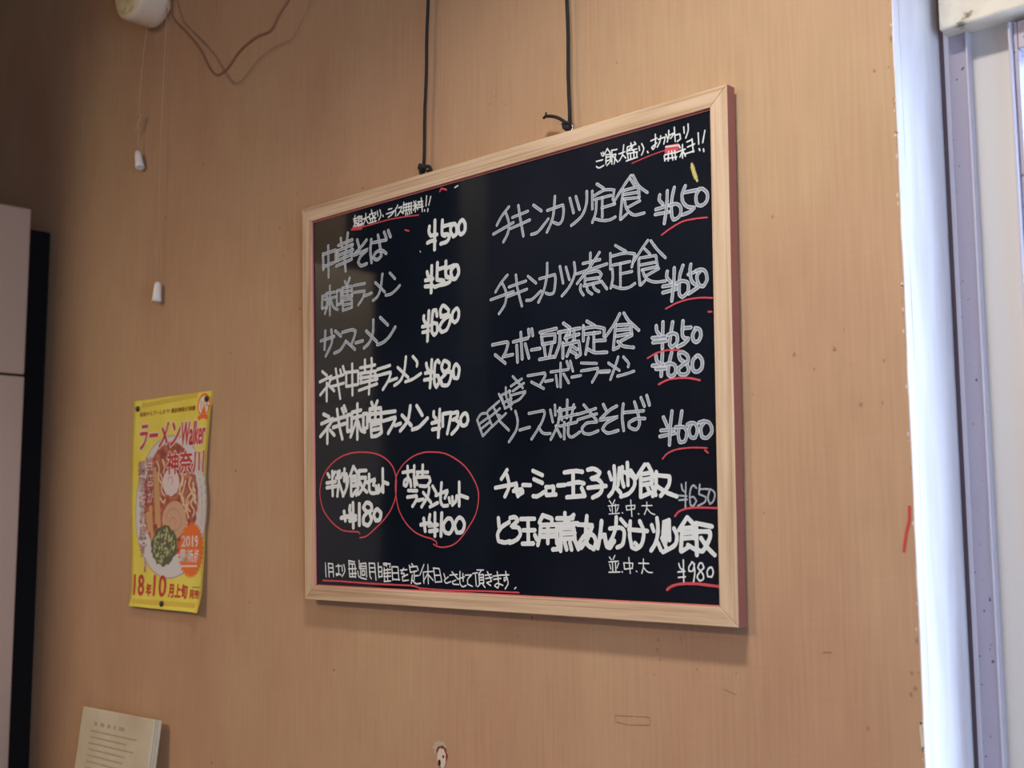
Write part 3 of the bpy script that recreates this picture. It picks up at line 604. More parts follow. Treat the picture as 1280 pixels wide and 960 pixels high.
    ("dish_name", "w", 0.00356, [[793,15378,1083,15388,1091,15349,1011,15255],[852,15294,1064,15194],[1090,15280,1213,15288],[1184,15391,1473,15396],[1348,15486,1344,15190],[1270,15340,1294,15200],[1398,15347,1478,15230],[1450,15498,1484,15413],[1506,15496,1548,15370],[1528,15295,1673,15303],[1683,15456,1927,15427],[1681,15358,1949,15367,1925,15299,1853,15206],[1964,15317,2110,15309]]),
    ("dish_name", "w", 0.00338, [[1980,15328,2123,15320],[2254,15473,2219,15392,2132,15214],[2105,15415,2270,15310],[2333,15465,2407,15386,2401,15342],[2239,15244,2352,15258,2486,15282]]),
    ("price", "w", 0.00469, [[2809,15435,2822,15369,2871,15327],[2903,15472,2878,15190],[2756,15320,2942,15317],[2806,15278,2948,15270],[3034,15452,2991,15318,2977,15204,3029,15174,3084,15217,3074,15293,3005,15323,2946,15317],[3136,15430,3148,15360,3227,15301,3263,15235,3230,15181,3141,15189,3115,15249,3199,15298,3257,15321,3254,15384,3189,15431,3136,15430],[3376,15372,3320,15321,3320,15224,3374,15193,3439,15230,3447,15314,3408,15368,3376,15372]]),
    ("red_underline", "r", 0.00222, [[2841,15097,2972,15138,3140,15144,3277,15129,3411,15095]]),
    ("small_dish_name", "w", 0.00321, [[-124,14873,-21,14657],[-124,14873,-53,14945,58,14954],[58,14954,139,14804],[-17,14656,139,14765],[-82,14818,67,14887],[-54,14750,103,14830],[76,14979,281,15092],[113,14898,295,14996],[148,14765,402,14924],[177,15031,285,14847],[280,14913,330,14877],[278,15186,349,15077],[404,15261,412,15137,500,14975],[332,15130,385,14996],[314,15164,484,15209],[349,15061,501,15111],[385,14990,510,15033],[466,15217,496,15066],[494,15270,688,15349],[529,15205,722,15290],[530,15393,704,15230],[510,15153,756,15184,651,15093,510,15052]]),
    ("dish_name", "w", 0.00362, [[297,14827,454,14705],[571,14942,610,14827,586,14700,456,14556],[644,14697,821,14722],[805,14897,1061,14917,1074,14872,1012,14751,850,14569],[974,14715,1041,14636,1166,14623],[1170,14916,1209,14764],[1248,14970,1252,14848],[1327,14930,1295,14734,1174,14548],[1258,14711,1339,14576],[1297,14895,1571,14919],[1451,15020,1440,14799],[1555,14953,1504,14770],[1343,14916,1361,14779],[1309,14801,1617,14836],[1324,14704,1600,14737],[1398,14746,1395,14543],[1471,14735,1461,14600,1517,14558,1646,14615],[1617,14830,1902,14883],[1616,14765,1916,14818],[1715,14941,1915,14738],[1915,14720,1758,14715,1682,14661,1701,14602,1803,14581,1936,14612]]),
    ("dish_name", "w", 0.00391, [[2019,14923,2074,14829],[2224,14890,2117,14848,1954,14739,2244,14761,2068,14698,2003,14630,2081,14576,2241,14599],[2322,14907,2304,14754,2323,14594],[2330,14806,2614,14806],[2485,14918,2534,14774,2553,14656,2500,14595,2405,14630,2402,14683,2503,14720,2634,14715],[2582,14961,2630,14859],[2666,14981,2703,14868]]),
    ("price", "w", 0.00432, [[2898,14713,2948,14609],[3019,14774,2994,14606,2975,14393],[2859,14563,3044,14564],[2844,14495,3052,14521],[3157,14764,3126,14621,3098,14510,3118,14416,3189,14426,3219,14520,3180,14582,3067,14588],[3290,14620,3250,14557,3265,14469,3326,14454,3361,14523,3343,14602,3277,14625,3228,14609],[3465,14625,3407,14559,3420,14460,3486,14446,3554,14512,3530,14602,3458,14632,3384,14619]]),
    ("red_underline", "r", 0.00170, [[2873,14236,2951,14301,3091,14338,3282,14347,3483,14333]]),
    ("red_scribble", "r", 0.00205, [[3458,14310,3494,14281]]),
    ("dish_name", "s", 0.00552, [[418,14197,316,14085],[208,13975,572,14016],[415,14133,452,13992,377,13860],[493,14003,581,14020,586,13969],[528,13926,676,13946,693,13907,620,13874],[563,13963,606,13859],[693,13998,822,13992],[867,14171,1027,14111],[883,14065,1025,14014],[867,13854,940,13852,1083,13914],[1083,13961,1216,13962,1201,13868],[1091,13864,1248,13867],[1282,13976,1396,13980],[1390,14132,1559,14145,1678,14131],[1444,13988,1605,14008,1699,13990],[1426,13830,1712,13842],[1530,14128,1530,13843],[1664,13936,1705,13857],[1765,14152,1858,14161,1950,14117,1919,14073,1810,14043,1918,14031,1986,13964,1954,13870,1837,13819],[1764,13936,2039,13951]]),
    ("dish_name", "s", 0.00502, [[2091,14109,2124,14025],[2168,14180,2177,14041,2152,13901,2082,13829],[2197,13923,2263,13861],[2292,14166,2282,14038,2309,13938],[2367,14213,2372,13954],[2247,14156,2223,13958],[2417,14121,2474,14044],[2320,14107,2459,14033,2464,13940,2382,13855,2263,13822],[2622,14183,2488,14026],[2665,14182,2720,14093],[2561,14030,2553,13811],[2576,14073,2720,14088,2725,13985],[2575,14008,2733,14027],[2573,13949,2717,13962],[2563,13813,2701,13859],[2784,14091,2773,13909,2728,13819],[2748,14058,2972,14034,2956,13938,2841,13819],[2788,13932,2912,13860,3063,13807],[2652,13929,2679,13866],[2703,13968,2771,13829]]),
    ("size_note", "s", 0.00137, [[2089,13779,2119,13743],[2172,13783,2144,13737],[2073,13714,2231,13724],[2130,13731,2136,13632],[2179,13734,2184,13637],[2092,13691,2106,13655],[2223,13701,2202,13654],[2078,13620,2236,13628],[2277,13635,2285,13628],[2337,13711,2345,13664],[2337,13711,2467,13718,2458,13672],[2345,13662,2458,13677],[2406,13779,2420,13588],[2512,13621,2522,13614],[2568,13710,2711,13711],[2638,13750,2636,13683,2602,13610],[2646,13672,2695,13626,2751,13608]]),
    ("price", "w", 0.00192, [[3129,13940,3141,13883,3174,13855],[3190,13960,3176,13687],[3094,13817,3200,13809],[3092,13765,3199,13771],[3330,13895,3298,13927,3264,13908,3238,13820,3245,13709,3285,13699,3326,13752,3294,13796,3247,13792],[3376,13933,3362,13828,3454,13793,3439,13739,3345,13698],[3370,13881,3470,13883],[3509,13869,3480,13782,3504,13716,3551,13748,3573,13824,3535,13871,3469,13879]]),
    ("red_underline", "r", 0.00220, [[3030,13586,3086,13638,3196,13670,3344,13679,3594,13669]]),
    ("dish_name", "s", 0.00578, [[260,13585,272,13472],[449,13533,321,13472,246,13383,263,13294,373,13276,462,13293],[467,13586,555,13595,603,13553,489,13474,611,13462,645,13384,584,13315,461,13273],[655,13572,886,13573],[697,13431,893,13431],[678,13262,866,13267],[779,13565,781,13273],[892,13370,925,13317],[1029,13616,970,13526],[1038,13612,1178,13574,1177,13519],[995,13508,976,13360,942,13249],[994,13493,1259,13500,1256,13276],[1027,13419,1258,13424],[1018,13354,1241,13361],[1111,13495,1108,13275],[1260,13574,1518,13575],[1391,13637,1389,13494],[1532,13614,1275,13434],[1243,13501,1597,13511],[1340,13458,1533,13457,1547,13337],[1324,13458,1322,13337],[1355,13391,1548,13397],[1346,13327,1547,13331],[1289,13312,1272,13203,1190,13196],[1325,13288,1317,13182],[1386,13283,1414,13199],[1469,13283,1494,13199],[1546,13314,1600,13206],[1597,13499,1831,13486,1768,13409],[1740,13597,1721,13386,1742,13267,1819,13220],[1815,13469,1751,13338,1640,13219,1612,13266,1705,13368,1829,13374,1877,13292,1842,13209],[1967,13537,1945,13386,1904,13221],[1952,13351,2013,13380,2041,13246,2089,13225,2155,13305]]),
    ("dish_name", "s", 0.00514, [[2090,13450,2255,13458,2306,13410,2281,13271,2198,13230],[2191,13582,2181,13468,2126,13340,2041,13240],[2257,13558,2337,13485],[2397,13531,2386,13375,2413,13249],[2373,13439,2640,13421],[2535,13533,2590,13410,2558,13273,2477,13217,2412,13237],[2460,13284,2486,13261],[2706,13487,2733,13421],[2779,13566,2790,13432,2758,13297,2688,13200],[2786,13286,2826,13207],[2876,13522,2858,13342],[2946,13544,2947,13320],[2911,13533,2898,13298],[3013,13449,3052,13365,3022,13265,2854,13185],[2844,13342,2897,13242],[3194,13571,3081,13432],[3200,13571,3279,13498],[3122,13421,3102,13199],[3129,13449,3271,13460,3282,13344],[3135,13397,3270,13405],[3133,13338,3268,13349],[3109,13194,3219,13250],[3319,13498,3316,13158],[3313,13507,3523,13470],[3337,13416,3495,13416,3493,13345,3397,13203,3331,13213],[3375,13344,3464,13236,3551,13161],[3199,13266,3305,13212]]),
    ("size_note", "s", 0.00149, [[2076,13118,2106,13084],[2159,13137,2132,13090],[2065,13060,2210,13071],[2121,13066,2126,12951],[2166,13071,2171,12957],[2079,13031,2096,12979],[2214,13048,2186,12992],[2066,12941,2230,12947],[2260,12952,2268,12946],[2291,13052,2300,12983],[2291,13054,2423,13052,2414,12991],[2300,12981,2415,12995],[2366,13116,2384,12934],[2470,12963,2479,12955],[2510,13054,2653,13053],[2576,13103,2574,13012,2551,12938],[2581,13001,2637,12957,2701,12952]]),
    ("price", "s", 0.00190, [[3071,13060,3090,13011,3130,12990],[3133,13100,3134,12852],[3058,12966,3150,12977],[3062,12906,3156,12916],[3254,13080,3208,13025,3207,12981,3258,12984,3283,13059,3248,13083],[3274,13059,3285,12971,3264,12856],[3351,13066,3326,13016,3390,12952,3395,12898,3348,12875,3316,12918,3351,12973,3408,13018,3387,13066,3351,13066],[3491,13028,3450,12986,3455,12927,3507,12923,3528,12977,3510,13028,3468,13017]]),
    ("red_underline", "r", 0.00304, [[2902,12765,2969,12807,3106,12837,3308,12843,3588,12823]]),
    ("bottom_notice", "s", 0.00208, [[-3316,12953,-3292,12751],[-3244,12942,-3221,12753],[-3244,12946,-3138,12942,-3115,12756],[-3223,12883,-3127,12885],[-3222,12824,-3126,12826],[-3061,12910,-2956,12918],[-3013,12935,-2992,12806,-3043,12775,-3059,12804,-2944,12789],[-2924,12924,-2911,12843],[-2881,12937,-2855,12844,-2921,12766],[-2764,12997,-2742,12765,-2609,12769],[-2770,12995,-2630,12979],[-2750,12951,-2626,12951,-2608,12757],[-2768,12877,-2592,12885],[-2739,12806,-2591,12818],[-2685,12952,-2673,12767],[-2539,13001,-2528,12886],[-2564,12848,-2535,12771,-2371,12740],[-2501,12956,-2383,12967,-2363,12775],[-2483,12921,-2401,12923],[-2482,12887,-2400,12889],[-2463,12853,-2409,12854,-2408,12797,-2463,12795,-2463,12853],[-2501,12956,-2499,12783],[-2311,12971,-2291,12788,-2260,12752],[-2311,12968,-2191,12965,-2157,12735],[-2293,12902,-2185,12905],[-2283,12845,-2176,12848],[-2115,12974,-2095,12770],[-2106,12918,-2035,12919,-2025,12795],[-2105,12850,-2026,12855],[-2086,12780,-2016,12789],[-2001,12968,-1931,12975,-1930,12932],[-1913,12964,-1852,12968,-1861,12922],[-1992,12946,-1939,12947],[-1991,12875,-1843,12889],[-1982,12909,-1972,12723],[-1990,12830,-1842,12844],[-1981,12785,-1842,12797],[-1980,12719,-1841,12730],[-1912,12899,-1902,12725],[-1817,12923,-1798,12745],[-1817,12927,-1688,12926,-1666,12748],[-1799,12840,-1679,12846],[-1798,12754,-1653,12753],[-1637,12882,-1502,12894],[-1569,12912,-1620,12838,-1555,12840,-1555,12796],[-1484,12828,-1594,12795,-1585,12739,-1467,12752],[-1452,12953,-1426,12860],[-1402,12976,-1365,12943],[-1443,12929,-1293,12943,-1268,12891],[-1418,12860,-1301,12879],[-1351,12867,-1347,12757],[-1342,12812,-1265,12819],[-1387,12822,-1408,12711],[-1387,12756,-1313,12709,-1218,12717]]),
    ("bottom_notice", "s", 0.00183, [[-1152,12969,-1234,12826],[-1165,12871,-1151,12719],[-1144,12871,-974,12881],[-1074,12971,-1062,12716],[-1074,12851,-1160,12746],[-1057,12830,-965,12762],[-958,12919,-925,12747],[-966,12927,-846,12921,-797,12751],[-933,12831,-821,12836],[-925,12740,-797,12751],[-758,12859,-734,12806],[-671,12816,-747,12773,-715,12734,-624,12756],[-640,12840,-500,12852],[-601,12884,-500,12804],[-531,12777,-593,12756,-575,12725,-469,12723],[-493,12791,-362,12824],[-446,12893,-446,12740,-393,12697,-329,12717],[-393,12868,-385,12768],[-347,12848,-225,12854,-301,12796,-301,12733,-211,12705],[-210,12872,-120,12884],[-158,12873,-143,12715],[-135,12919,-16,12921],[-60,12905,-105,12864],[-98,12857,-16,12864,-9,12752],[-98,12857,-91,12750],[-90,12821,-16,12828],[-90,12789,-16,12797],[-91,12748,-9,12755],[-76,12740,-121,12705],[-31,12741,13,12701],[14,12854,131,12868],[28,12813,146,12832],[58,12899,131,12785],[131,12782,43,12762,116,12727],[161,12848,291,12861],[168,12807,298,12821],[234,12903,262,12740,247,12698,186,12725,233,12757,334,12737],[277,12863,442,12870],[385,12912,399,12825,360,12789,356,12832,406,12841,427,12765,376,12694],[539,12700,563,12717]]),
    ("red_underline", "r", 0.00238, [[-3375,12695,-2962,12695,-2227,12682,-1703,12680,-1366,12677,-1218,12646]]),
    ("red_underline", "r", 0.00201, [[-1302,12669,-1233,12651,-671,12642,-61,12652,613,12655]]),
    ("red_scribble", "r", 0.00250, [[-849,18107,-813,18139,-717,18105]]),
    ("red_scribble", "s", 0.00192, [[-548,18102,-488,18118]]),
    ("chalk_speck", "s", 0.00144, [[-1254,17326,-1248,17314]]),
]
for name, mk, wd, segs in STROKES:
    bm = bmesh.new(); uv = bm.loops.layers.uv.new('across')
    for q in segs:
        pts = [(q[i] / 1e4, q[i + 1] / 1e4) for i in range(0, len(q), 2)]
        stroke(bm, uv, pts, wd)
    local(from_bm(name, bm, MM[mk]), board)

# eye screws on the top rail
for ex, ez in [(-0.1235, 1.8420), (0.1512, 1.8408)]:
    bm = bmesh.new()
    ring = [(ex + 0.0035 * math.cos(a), -0.0125, ez + 0.0055 + 0.0045 * math.sin(a)) for a in [2 * math.pi * k / 16 for k in range(17)]]
    tube(bm, ring, 0.0008, 6); tube(bm, [(ex, -0.0125, ez - 0.004), (ex, -0.0125, ez + 0.001)], 0.0008, 6)
    local(from_bm('eye_screw', bm, M_steel), board)

# ---------------------------------------------------------------- hanging cords
def knot(c, s, seed):
    bm = bmesh.new(); rnd = random.Random(seed); pts = []
    for k in range(26):
        a = k / 25 * 2 * math.pi * 2.5
        pts.append((c[0] + s * math.cos(a) * 0.9, c[1] + s * 0.55 * math.sin(a * 1.5 + seed), c[2] + s * math.sin(a * 0.8 + 0.5)))
    tube(bm, pts, s * 0.52, 8)
    return bm


def hook(x):
    bm = bmesh.new()
    tube(bm, [(x, -0.014, 2.6), (x, -0.014, 2.57), (x + 0.006, -0.014, 2.56), (x, -0.014, 2.55), (x - 0.005, -0.014, 2.556)], 0.0015, 8)
    return bm


for i, (x0, z0, x1, z1, lab) in enumerate([(-0.1236, 1.8420, -0.0991, 2.56, "black cord holding the left end of the menu board"), (0.1500, 1.8408, 0.1425, 2.56, "black cord with a loose tail holding the right end of the menu board")]):
    r = thing('hanging_cord', (x0, -0.0125, z0), lab, 'cord')
    bm = bmesh.new()
    pts = [(x0 + (x1 - x0) * k / 30 + 0.0006 * math.sin(k * 1.3 + i), -0.0125 - 0.001 * k / 30, z0 + 0.006 + (2.56 - z0 - 0.006) * k / 30) for k in range(31)]
    tube(bm, pts, 0.0024, 10)
    local(from_bm('cord', bm, M_rope), r)
    local(from_bm('ceiling_hook', hook(pts[-1][0]), M_steel), r)
    if i == 0:
        local(from_bm('knot', knot((x0 - 0.001, -0.0145, z0 + 0.0105), 0.0046, 1), M_rope), r)
        bm = bmesh.new(); tube(bm, spline([(x0, -0.016, z0 + 0.0135), (x0 + 0.009, -0.019, z0 + 0.0085), (x0 + 0.016, -0.017, z0 + 0.0095), (x0 + 0.017, -0.014, z0 + 0.003), (x0 + 0.010, -0.014, z0 + 0.0045)], 5), 0.0026, 10)
        local(from_bm('cord_end', bm, M_rope), r)
        bm = bmesh.new(); tube(bm, [(x0 - 0.005, -0.015, z0 + 0.018), (x0 - 0.004, -0.015, z0 + 0.004), (x0 + 0.001, -0.015, z0 + 0.002)], 0.0022, 10)
        local(from_bm('cord_end', bm, M_rope), r)
    else:
        local(from_bm('knot', knot((x0 - 0.0035, -0.0155, z0 + 0.0085), 0.0044, 2), M_rope), r)
        tail = [(0.1476, 1.8531), (0.1423, 1.8575), (0.1343, 1.8631), (0.1249, 1.8675), (0.1126, 1.8710)]
        bm = bmesh.new(); tube(bm, spline([(x, -0.016, z) for x, z in tail], 5), 0.0022, 10)
        tube(bm, [(tail[-1][0] + 0.001, -0.016, tail[-1][1] - 0.0005), (tail[-1][0] + 0.0005, -0.016, tail[-1][1] + 0.0052)], [0.0016, 0.0008], 8)
        tube(bm, [(tail[-1][0] + 0.001, -0.016, tail[-1][1]), (tail[-1][0] - 0.004, -0.016, tail[-1][1] - 0.0022)], [0.002, 0.0016], 8)
        local(from_bm('frayed_end', bm, M_rope), r)

# ---------------------------------------------------------------- ramen poster
pTL, pTR, pBR, pBL = (-0.9383, 1.5815), (-0.6719, 1.5810), (-0.6789, 1.2058), (-0.9241, 1.2075)


def paper_y(x, z):
    u = (x - pTL[0]) / (pTR[0] - pTL[0]); v = (z - pBL[1]) / (pTL[1] - pBL[1])
    y = -0.0016 - 0.0014 * math.sin(max(0, min(1, u)) * math.pi) * (0.4 + 0.6 * abs(v - 0.5))
    y -= 0.010 * max(0.0, (u - 0.80) / 0.20) ** 2 * (0.25 + 0.75 * (1 - v) ** 2) * (0 if v > 0.93 else 1)
    y -= 0.006 * max(0.0, (0.10 - v) / 0.10) ** 2
    y -= 0.0012 * math.sin(v * 9 + u * 2)
    return min(y, -0.0006)


poster = thing('poster', ((pTL[0] + pTR[0]) / 2, -0.002, pBL[1]), 'tall yellow paper poster with a noodle bowl and red lettering pinned to the wall', 'poster')
bm = bmesh.new(); NU, NV = 24, 36
lw = 0
g = []
for j in range(NV + 1):
    v = j / NV
    row = []
    for i in range(NU + 1):
        u = i / NU
        xl = pBL[0] + (pTL[0] - pBL[0]) * v; xr = pBR[0] + (pTR[0] - pBR[0]) * v
        zl = pBL[1] + (pTL[1] - pBL[1]) * v; zr = pBR[1] + (pTR[1] - pBR[1]) * v
        # worn outline: the paper waves in and out a little at both sides
        xl += 0.0045 * math.sin(v * 7.5 + 0.6) * (1 if 0 < v < 1 else 0.4)
        xr += 0.0035 * math.sin(v * 6.0 + 1.2)
        if v < 0.06: xl += 0.004 * (0.06 - v) / 0.06
        x = xl + (xr - xl) * u; z = zl + (zr - zl) * u
        row.append((bm.verts.new((x, paper_y(x, z), z)), bm.verts.new((x, paper_y(x, z) + 0.0003, z))))
    g.append(row)
for j in range(NV):
    for i in range(NU):
        bm.faces.new((g[j][i][0], g[j][i + 1][0], g[j + 1][i + 1][0], g[j + 1][i][0])).smooth = True
        bm.faces.new((g[j][i][1], g[j + 1][i][1], g[j + 1][i + 1][1], g[j][i + 1][1])).smooth = True
for j in range(NV):
    for i in (0, NU):
        bm.faces.new((g[j][i][0], g[j + 1][i][0], g[j + 1][i][1], g[j][i][1]))
for i in range(NU):
    for j in (0, NV):
        bm.faces.new((g[j][i][0], g[j][i + 1][0], g[j][i + 1][1], g[j][i][1]))
local(from_bm('paper', bm, M_paper), poster)


def on_paper(name, bm, m, layer):
    """lay a flat print (x, z) on the bent sheet"""
    bmesh.ops.triangulate(bm, faces=[f for f in bm.faces if len(f.verts) > 4])
    for _ in range(3):
        es = [e for e in bm.edges if e.calc_length() > 0.02]
        if not es: break
        bmesh.ops.subdivide_edges(bm, edges=es, cuts=1)
    for v in bm.verts:
        v.co.y = paper_y(v.co.x, v.co.z) - 0.00012 * layer
    return local(from_bm(name, bm, m), poster)


def text_mesh(s, off=0.0, shear=0.0):
    c = bpy.data.curves.new('t', 'FONT'); c.body = s; c.offset = off; c.shear = shear
    c.resolution_u = 3
    o = bpy.data.objects.new('t', c); C.objects.link(o)
    dg = bpy.context.evaluated_depsgraph_get()
    me = bpy.data.meshes.new_from_object(o.evaluated_get(dg))
    bpy.data.objects.remove(o); bpy.data.curves.remove(c)
    return me


def put_text(name, s, b, m, layer, off=0.0, outline=None, ooff=0.0, shear=0.0):
    """print a word so that its ink fills the box (x0, z0, x1, z1); weight and outline come from nudged copies"""
    me = text_mesh(s, 0.0, shear)
    if not me.vertices: return
    xs = [v.co.x for v in me.vertices]; ys = [v.co.y for v in me.vertices]
    ax, bx_, ay, by = min(xs), max(xs), min(ys), max(ys)

    def lay(nm, mt, ly, d, n):
        bm = bmesh.new()
        for k in range(n):
            k0 = len(bm.verts); bm.from_mesh(me); bm.verts.ensure_lookup_table()
            dx, dz = d * math.cos(2 * math.pi * k / n + 0.4), d * math.sin(2 * math.pi * k / n + 0.4)
            for v in bm.verts[k0:]:
                v.co = Vector((b[0] + off + (b[2] - b[0] - 2 * off) * (v.co.x - ax) / (bx_ - ax) + dx, 0,
                               b[1] + off + (b[3] - b[1] - 2 * off) * (v.co.y - ay) / (by - ay) + dz))
        on_paper(nm, bm, mt, ly)
    if outline: lay(name + '_outline', outline, layer - 0.5, off + ooff, 10)
    lay(name, m, layer, off, 6 if off else 1)


def disc(name, b, m, layer, n=40, spikes=0, jit=0.0, seed=0):
    """ellipse filling a box (x0, z0, x1, z1)"""
    bm = bmesh.new(); rnd = random.Random(seed)
    cx, cz = (b[0] + b[2]) / 2, (b[1] + b[3]) / 2; rx, rz = (b[2] - b[0]) / 2, (b[3] - b[1]) / 2
    N_ = spikes * 2 if spikes else n
    vs = []
    for k in range(N_):
        f = (1.0 if k % 2 else 0.86) if spikes else 1 + rnd.uniform(-jit, jit)
        a = 2 * math.pi * k / N_
        vs.append(bm.verts.new((cx + rx * f * math.cos(a), 0, cz + rz * f * math.sin(a))))
    c = bm.verts.new((cx, 0, cz))
    for k in range(N_):
        bm.faces.new((vs[k], vs[(k + 1) % N_], c))
    return on_paper(name, bm, m, layer)


def strips(name, paths, w, m, layer):
    for k, p in enumerate(paths):
        bm = bmesh.new()
        ribbon2(bm, [(q.x, q.z) for q in spline([(a, 0, b) for a, b in p], 4)], w, 0)
        on_paper(name, bm, m, layer + 0.03 * k)


disc('bowl_shadow_print', (-0.9184, 1.2589, -0.6704, 1.5115), I_rim, 1.0, 48)
disc('bowl_print', (-0.9152, 1.2617, -0.6736, 1.5087), I_bowl, 1.4, 48)
disc('soup_print', (-0.8871, 1.2966, -0.7056, 1.4992), I_soup, 1.8, 40, jit=0.02)
strips('menma_print', [[(-0.8511, 1.4562), (-0.8455, 1.4045), (-0.8400, 1.3546)],[(-0.8639, 1.3876), (-0.8588, 1.3475), (-0.8493, 1.3262)],[(-0.8744, 1.3763), (-0.8640, 1.3404)],[(-0.8424, 1.4473), (-0.8357, 1.3758), (-0.8314, 1.3475)]], 0.012, I_menma, 2.2)
strips('noodle_print', [[(-0.7609, 1.4264), (-0.7653, 1.4098), (-0.7516, 1.3957), (-0.7584, 1.3750), (-0.7393, 1.3542)],[(-0.7456, 1.4302), (-0.7525, 1.4137), (-0.7596, 1.4000), (-0.7458, 1.3831), (-0.7346, 1.3638)],[(-0.7197, 1.4239), (-0.7241, 1.4103), (-0.7389, 1.3996), (-0.7434, 1.3859), (-0.7300, 1.3747)],[(-0.7141, 1.4128), (-0.7210, 1.3992), (-0.7282, 1.3884), (-0.7175, 1.3773), (-0.7220, 1.3664)],[(-0.7562, 1.4361), (-0.7607, 1.4223), (-0.7677, 1.4057)],[(-0.7335, 1.3940), (-0.7480, 1.3749), (-0.7524, 1.3584), (-0.7390, 1.3473)],[(-0.8312, 1.4441), (-0.8223, 1.4296), (-0.8269, 1.4155), (-0.8155, 1.4039)],[(-0.8435, 1.4675), (-0.8344, 1.4528), (-0.8362, 1.4357), (-0.8220, 1.4239)],[(-0.8316, 1.4014), (-0.8203, 1.3926), (-0.8125, 1.3982)],[(-0.7645, 1.4447), (-0.7535, 1.4332), (-0.7580, 1.4194)],[(-0.7278, 1.4352), (-0.7348, 1.4216), (-0.7240, 1.4075), (-0.7156, 1.3909)],[(-0.8244, 1.4696), (-0.8157, 1.4578), (-0.8203, 1.4437)]], 0.0042, I_nood, 2.4)
disc('fish_cake_print', (-0.8219, 1.4034, -0.7659, 1.4514), I_naru, 2.7, 30, jit=0.05, seed=3)
strips('fish_cake_swirl', [[(-0.8062, 1.4319), (-0.7958, 1.4373), (-0.7875, 1.4314), (-0.7924, 1.4245)]], 0.003, I_pink, 2.9)
disc('pork_print', (-0.8220, 1.3278, -0.7429, 1.3947), I_pork, 3.0, 36, jit=0.02, seed=4)
strips('pork_swirl', [[(-0.8105, 1.3615), (-0.8032, 1.3755), (-0.7849, 1.3809), (-0.7661, 1.3723), (-0.7600, 1.3556), (-0.7750, 1.3432), (-0.7937, 1.3474)],[(-0.7969, 1.3572), (-0.7894, 1.3656), (-0.7760, 1.3613), (-0.7782, 1.3530)]], 0.0022, I_porkd, 3.2)
disc('onion_print', (-0.8552, 1.2816, -0.7718, 1.3516), I_green, 3.4, 40, jit=0.07, seed=5)
bm = bmesh.new(); rnd = random.Random(11)
for k in range(110):
    a = rnd.uniform(0, 6.283); q = math.sqrt(rnd.random()) * 0.95
    b = (-0.8511, 1.2844, -0.7759, 1.3488)
    blob(bm, (b[0] + b[2]) / 2 + (b[2] - b[0]) / 2 * q * math.cos(a), (b[1] + b[3]) / 2 + (b[3] - b[1]) / 2 * q * math.sin(a), rnd.uniform(0.001, 0.003), rnd.uniform(0.001, 0.004), 0, n=6, jit=0.3, seed=k)
o = on_paper('chopped_onion_print', bm, I_greenl, 3.7)
o['kind'] = 'stuff'
disc('burst_print', (-0.7667, 1.2611, -0.6791, 1.3588), I_oran, 4.0, spikes=34)
put_text('lettering', '2019', (-0.7554, 1.3150, -0.7004, 1.3344), I_white, 4.6, off=0.0006)
put_text('lettering', '最新版', (-0.7605, 1.2884, -0.6931, 1.3115), I_white, 4.6, off=0.0006)
strips('fine_print', [[(-0.7550, 1.2820), (-0.7496, 1.2819)],[(-0.7481, 1.2821), (-0.7427, 1.2821)],[(-0.7412, 1.2822), (-0.7358, 1.2822)],[(-0.7343, 1.2824), (-0.7289, 1.2823)],[(-0.7274, 1.2825), (-0.7221, 1.2825)],[(-0.7206, 1.2826), (-0.7153, 1.2826)],[(-0.7138, 1.2828), (-0.7085, 1.2827)],[(-0.7070, 1.2829), (-0.7018, 1.2829)]], 0.0032, I_white, 4.6)
put_text('lettering', '新店からブームまで! 最新情報が満載', (-0.9074, 1.5503, -0.7216, 1.5591), I_brown, 1.5,  off=0.0003)
put_text('title_lettering', 'ラーメン', (-0.9051, 1.4890, -0.7651, 1.5361), I_red, 5.2, off=0.0012, outline=I_white, ooff=0.0018, shear=0.25)
put_text('title_lettering', 'Walker', (-0.7628, 1.4895, -0.6844, 1.5323), I_red, 5.8, off=0.0012, outline=I_white, ooff=0.0018, shear=0.1)
put_text('title_lettering', '神奈川', (-0.8080, 1.4405, -0.6846, 1.4816), I_red, 6.4, off=0.0012, outline=I_white, ooff=0.0018)
put_text('column_lettering', '当', (-0.8801, 1.4500, -0.8577, 1.4745), I_white, 5.2, off=0.0004, outline=I_red, ooff=0.0011)
put_text('column_lettering', '店', (-0.8773, 1.4210, -0.8550, 1.4456), I_white, 5.2, off=0.0004, outline=I_red, ooff=0.0011)
put_text('column_lettering', 'が', (-0.8745, 1.3921, -0.8522, 1.4168), I_white, 5.2, off=0.0004, outline=I_red, ooff=0.0011)
put_text('column_lettering', '掲', (-0.9087, 1.4437, -0.8854, 1.4684), I_white, 5.2, off=0.0004, outline=I_red, ooff=0.0011)
put_text('column_lettering', '載', (-0.9059, 1.4140, -0.8827, 1.4388), I_white, 5.2, off=0.0004, outline=I_red, ooff=0.0011)
put_text('column_lettering', 'さ', (-0.9031, 1.3844, -0.8800, 1.4094), I_white, 5.2, off=0.0004, outline=I_red, ooff=0.0011)
put_text('column_lettering', 'れ', (-0.9004, 1.3550, -0.8773, 1.3800), I_white, 5.2, off=0.0004, outline=I_red, ooff=0.0011)
put_text('column_lettering', 'ま', (-0.8976, 1.3257, -0.8746, 1.3509), I_white, 5.2, off=0.0004, outline=I_red, ooff=0.0011)
put_text('column_lettering', 'す', (-0.8949, 1.2966, -0.8719, 1.3218), I_white, 5.2, off=0.0004, outline=I_red, ooff=0.0011)
put_text('column_lettering', '!', (-0.8757, 1.2698, -0.8701, 1.2934), I_white, 5.2, off=0.0004, outline=I_red, ooff=0.0011)
put_text('date_lettering', '18', (-0.9106, 1.2267, -0.8727, 1.2649), I_red, 4.6, off=0.0010)
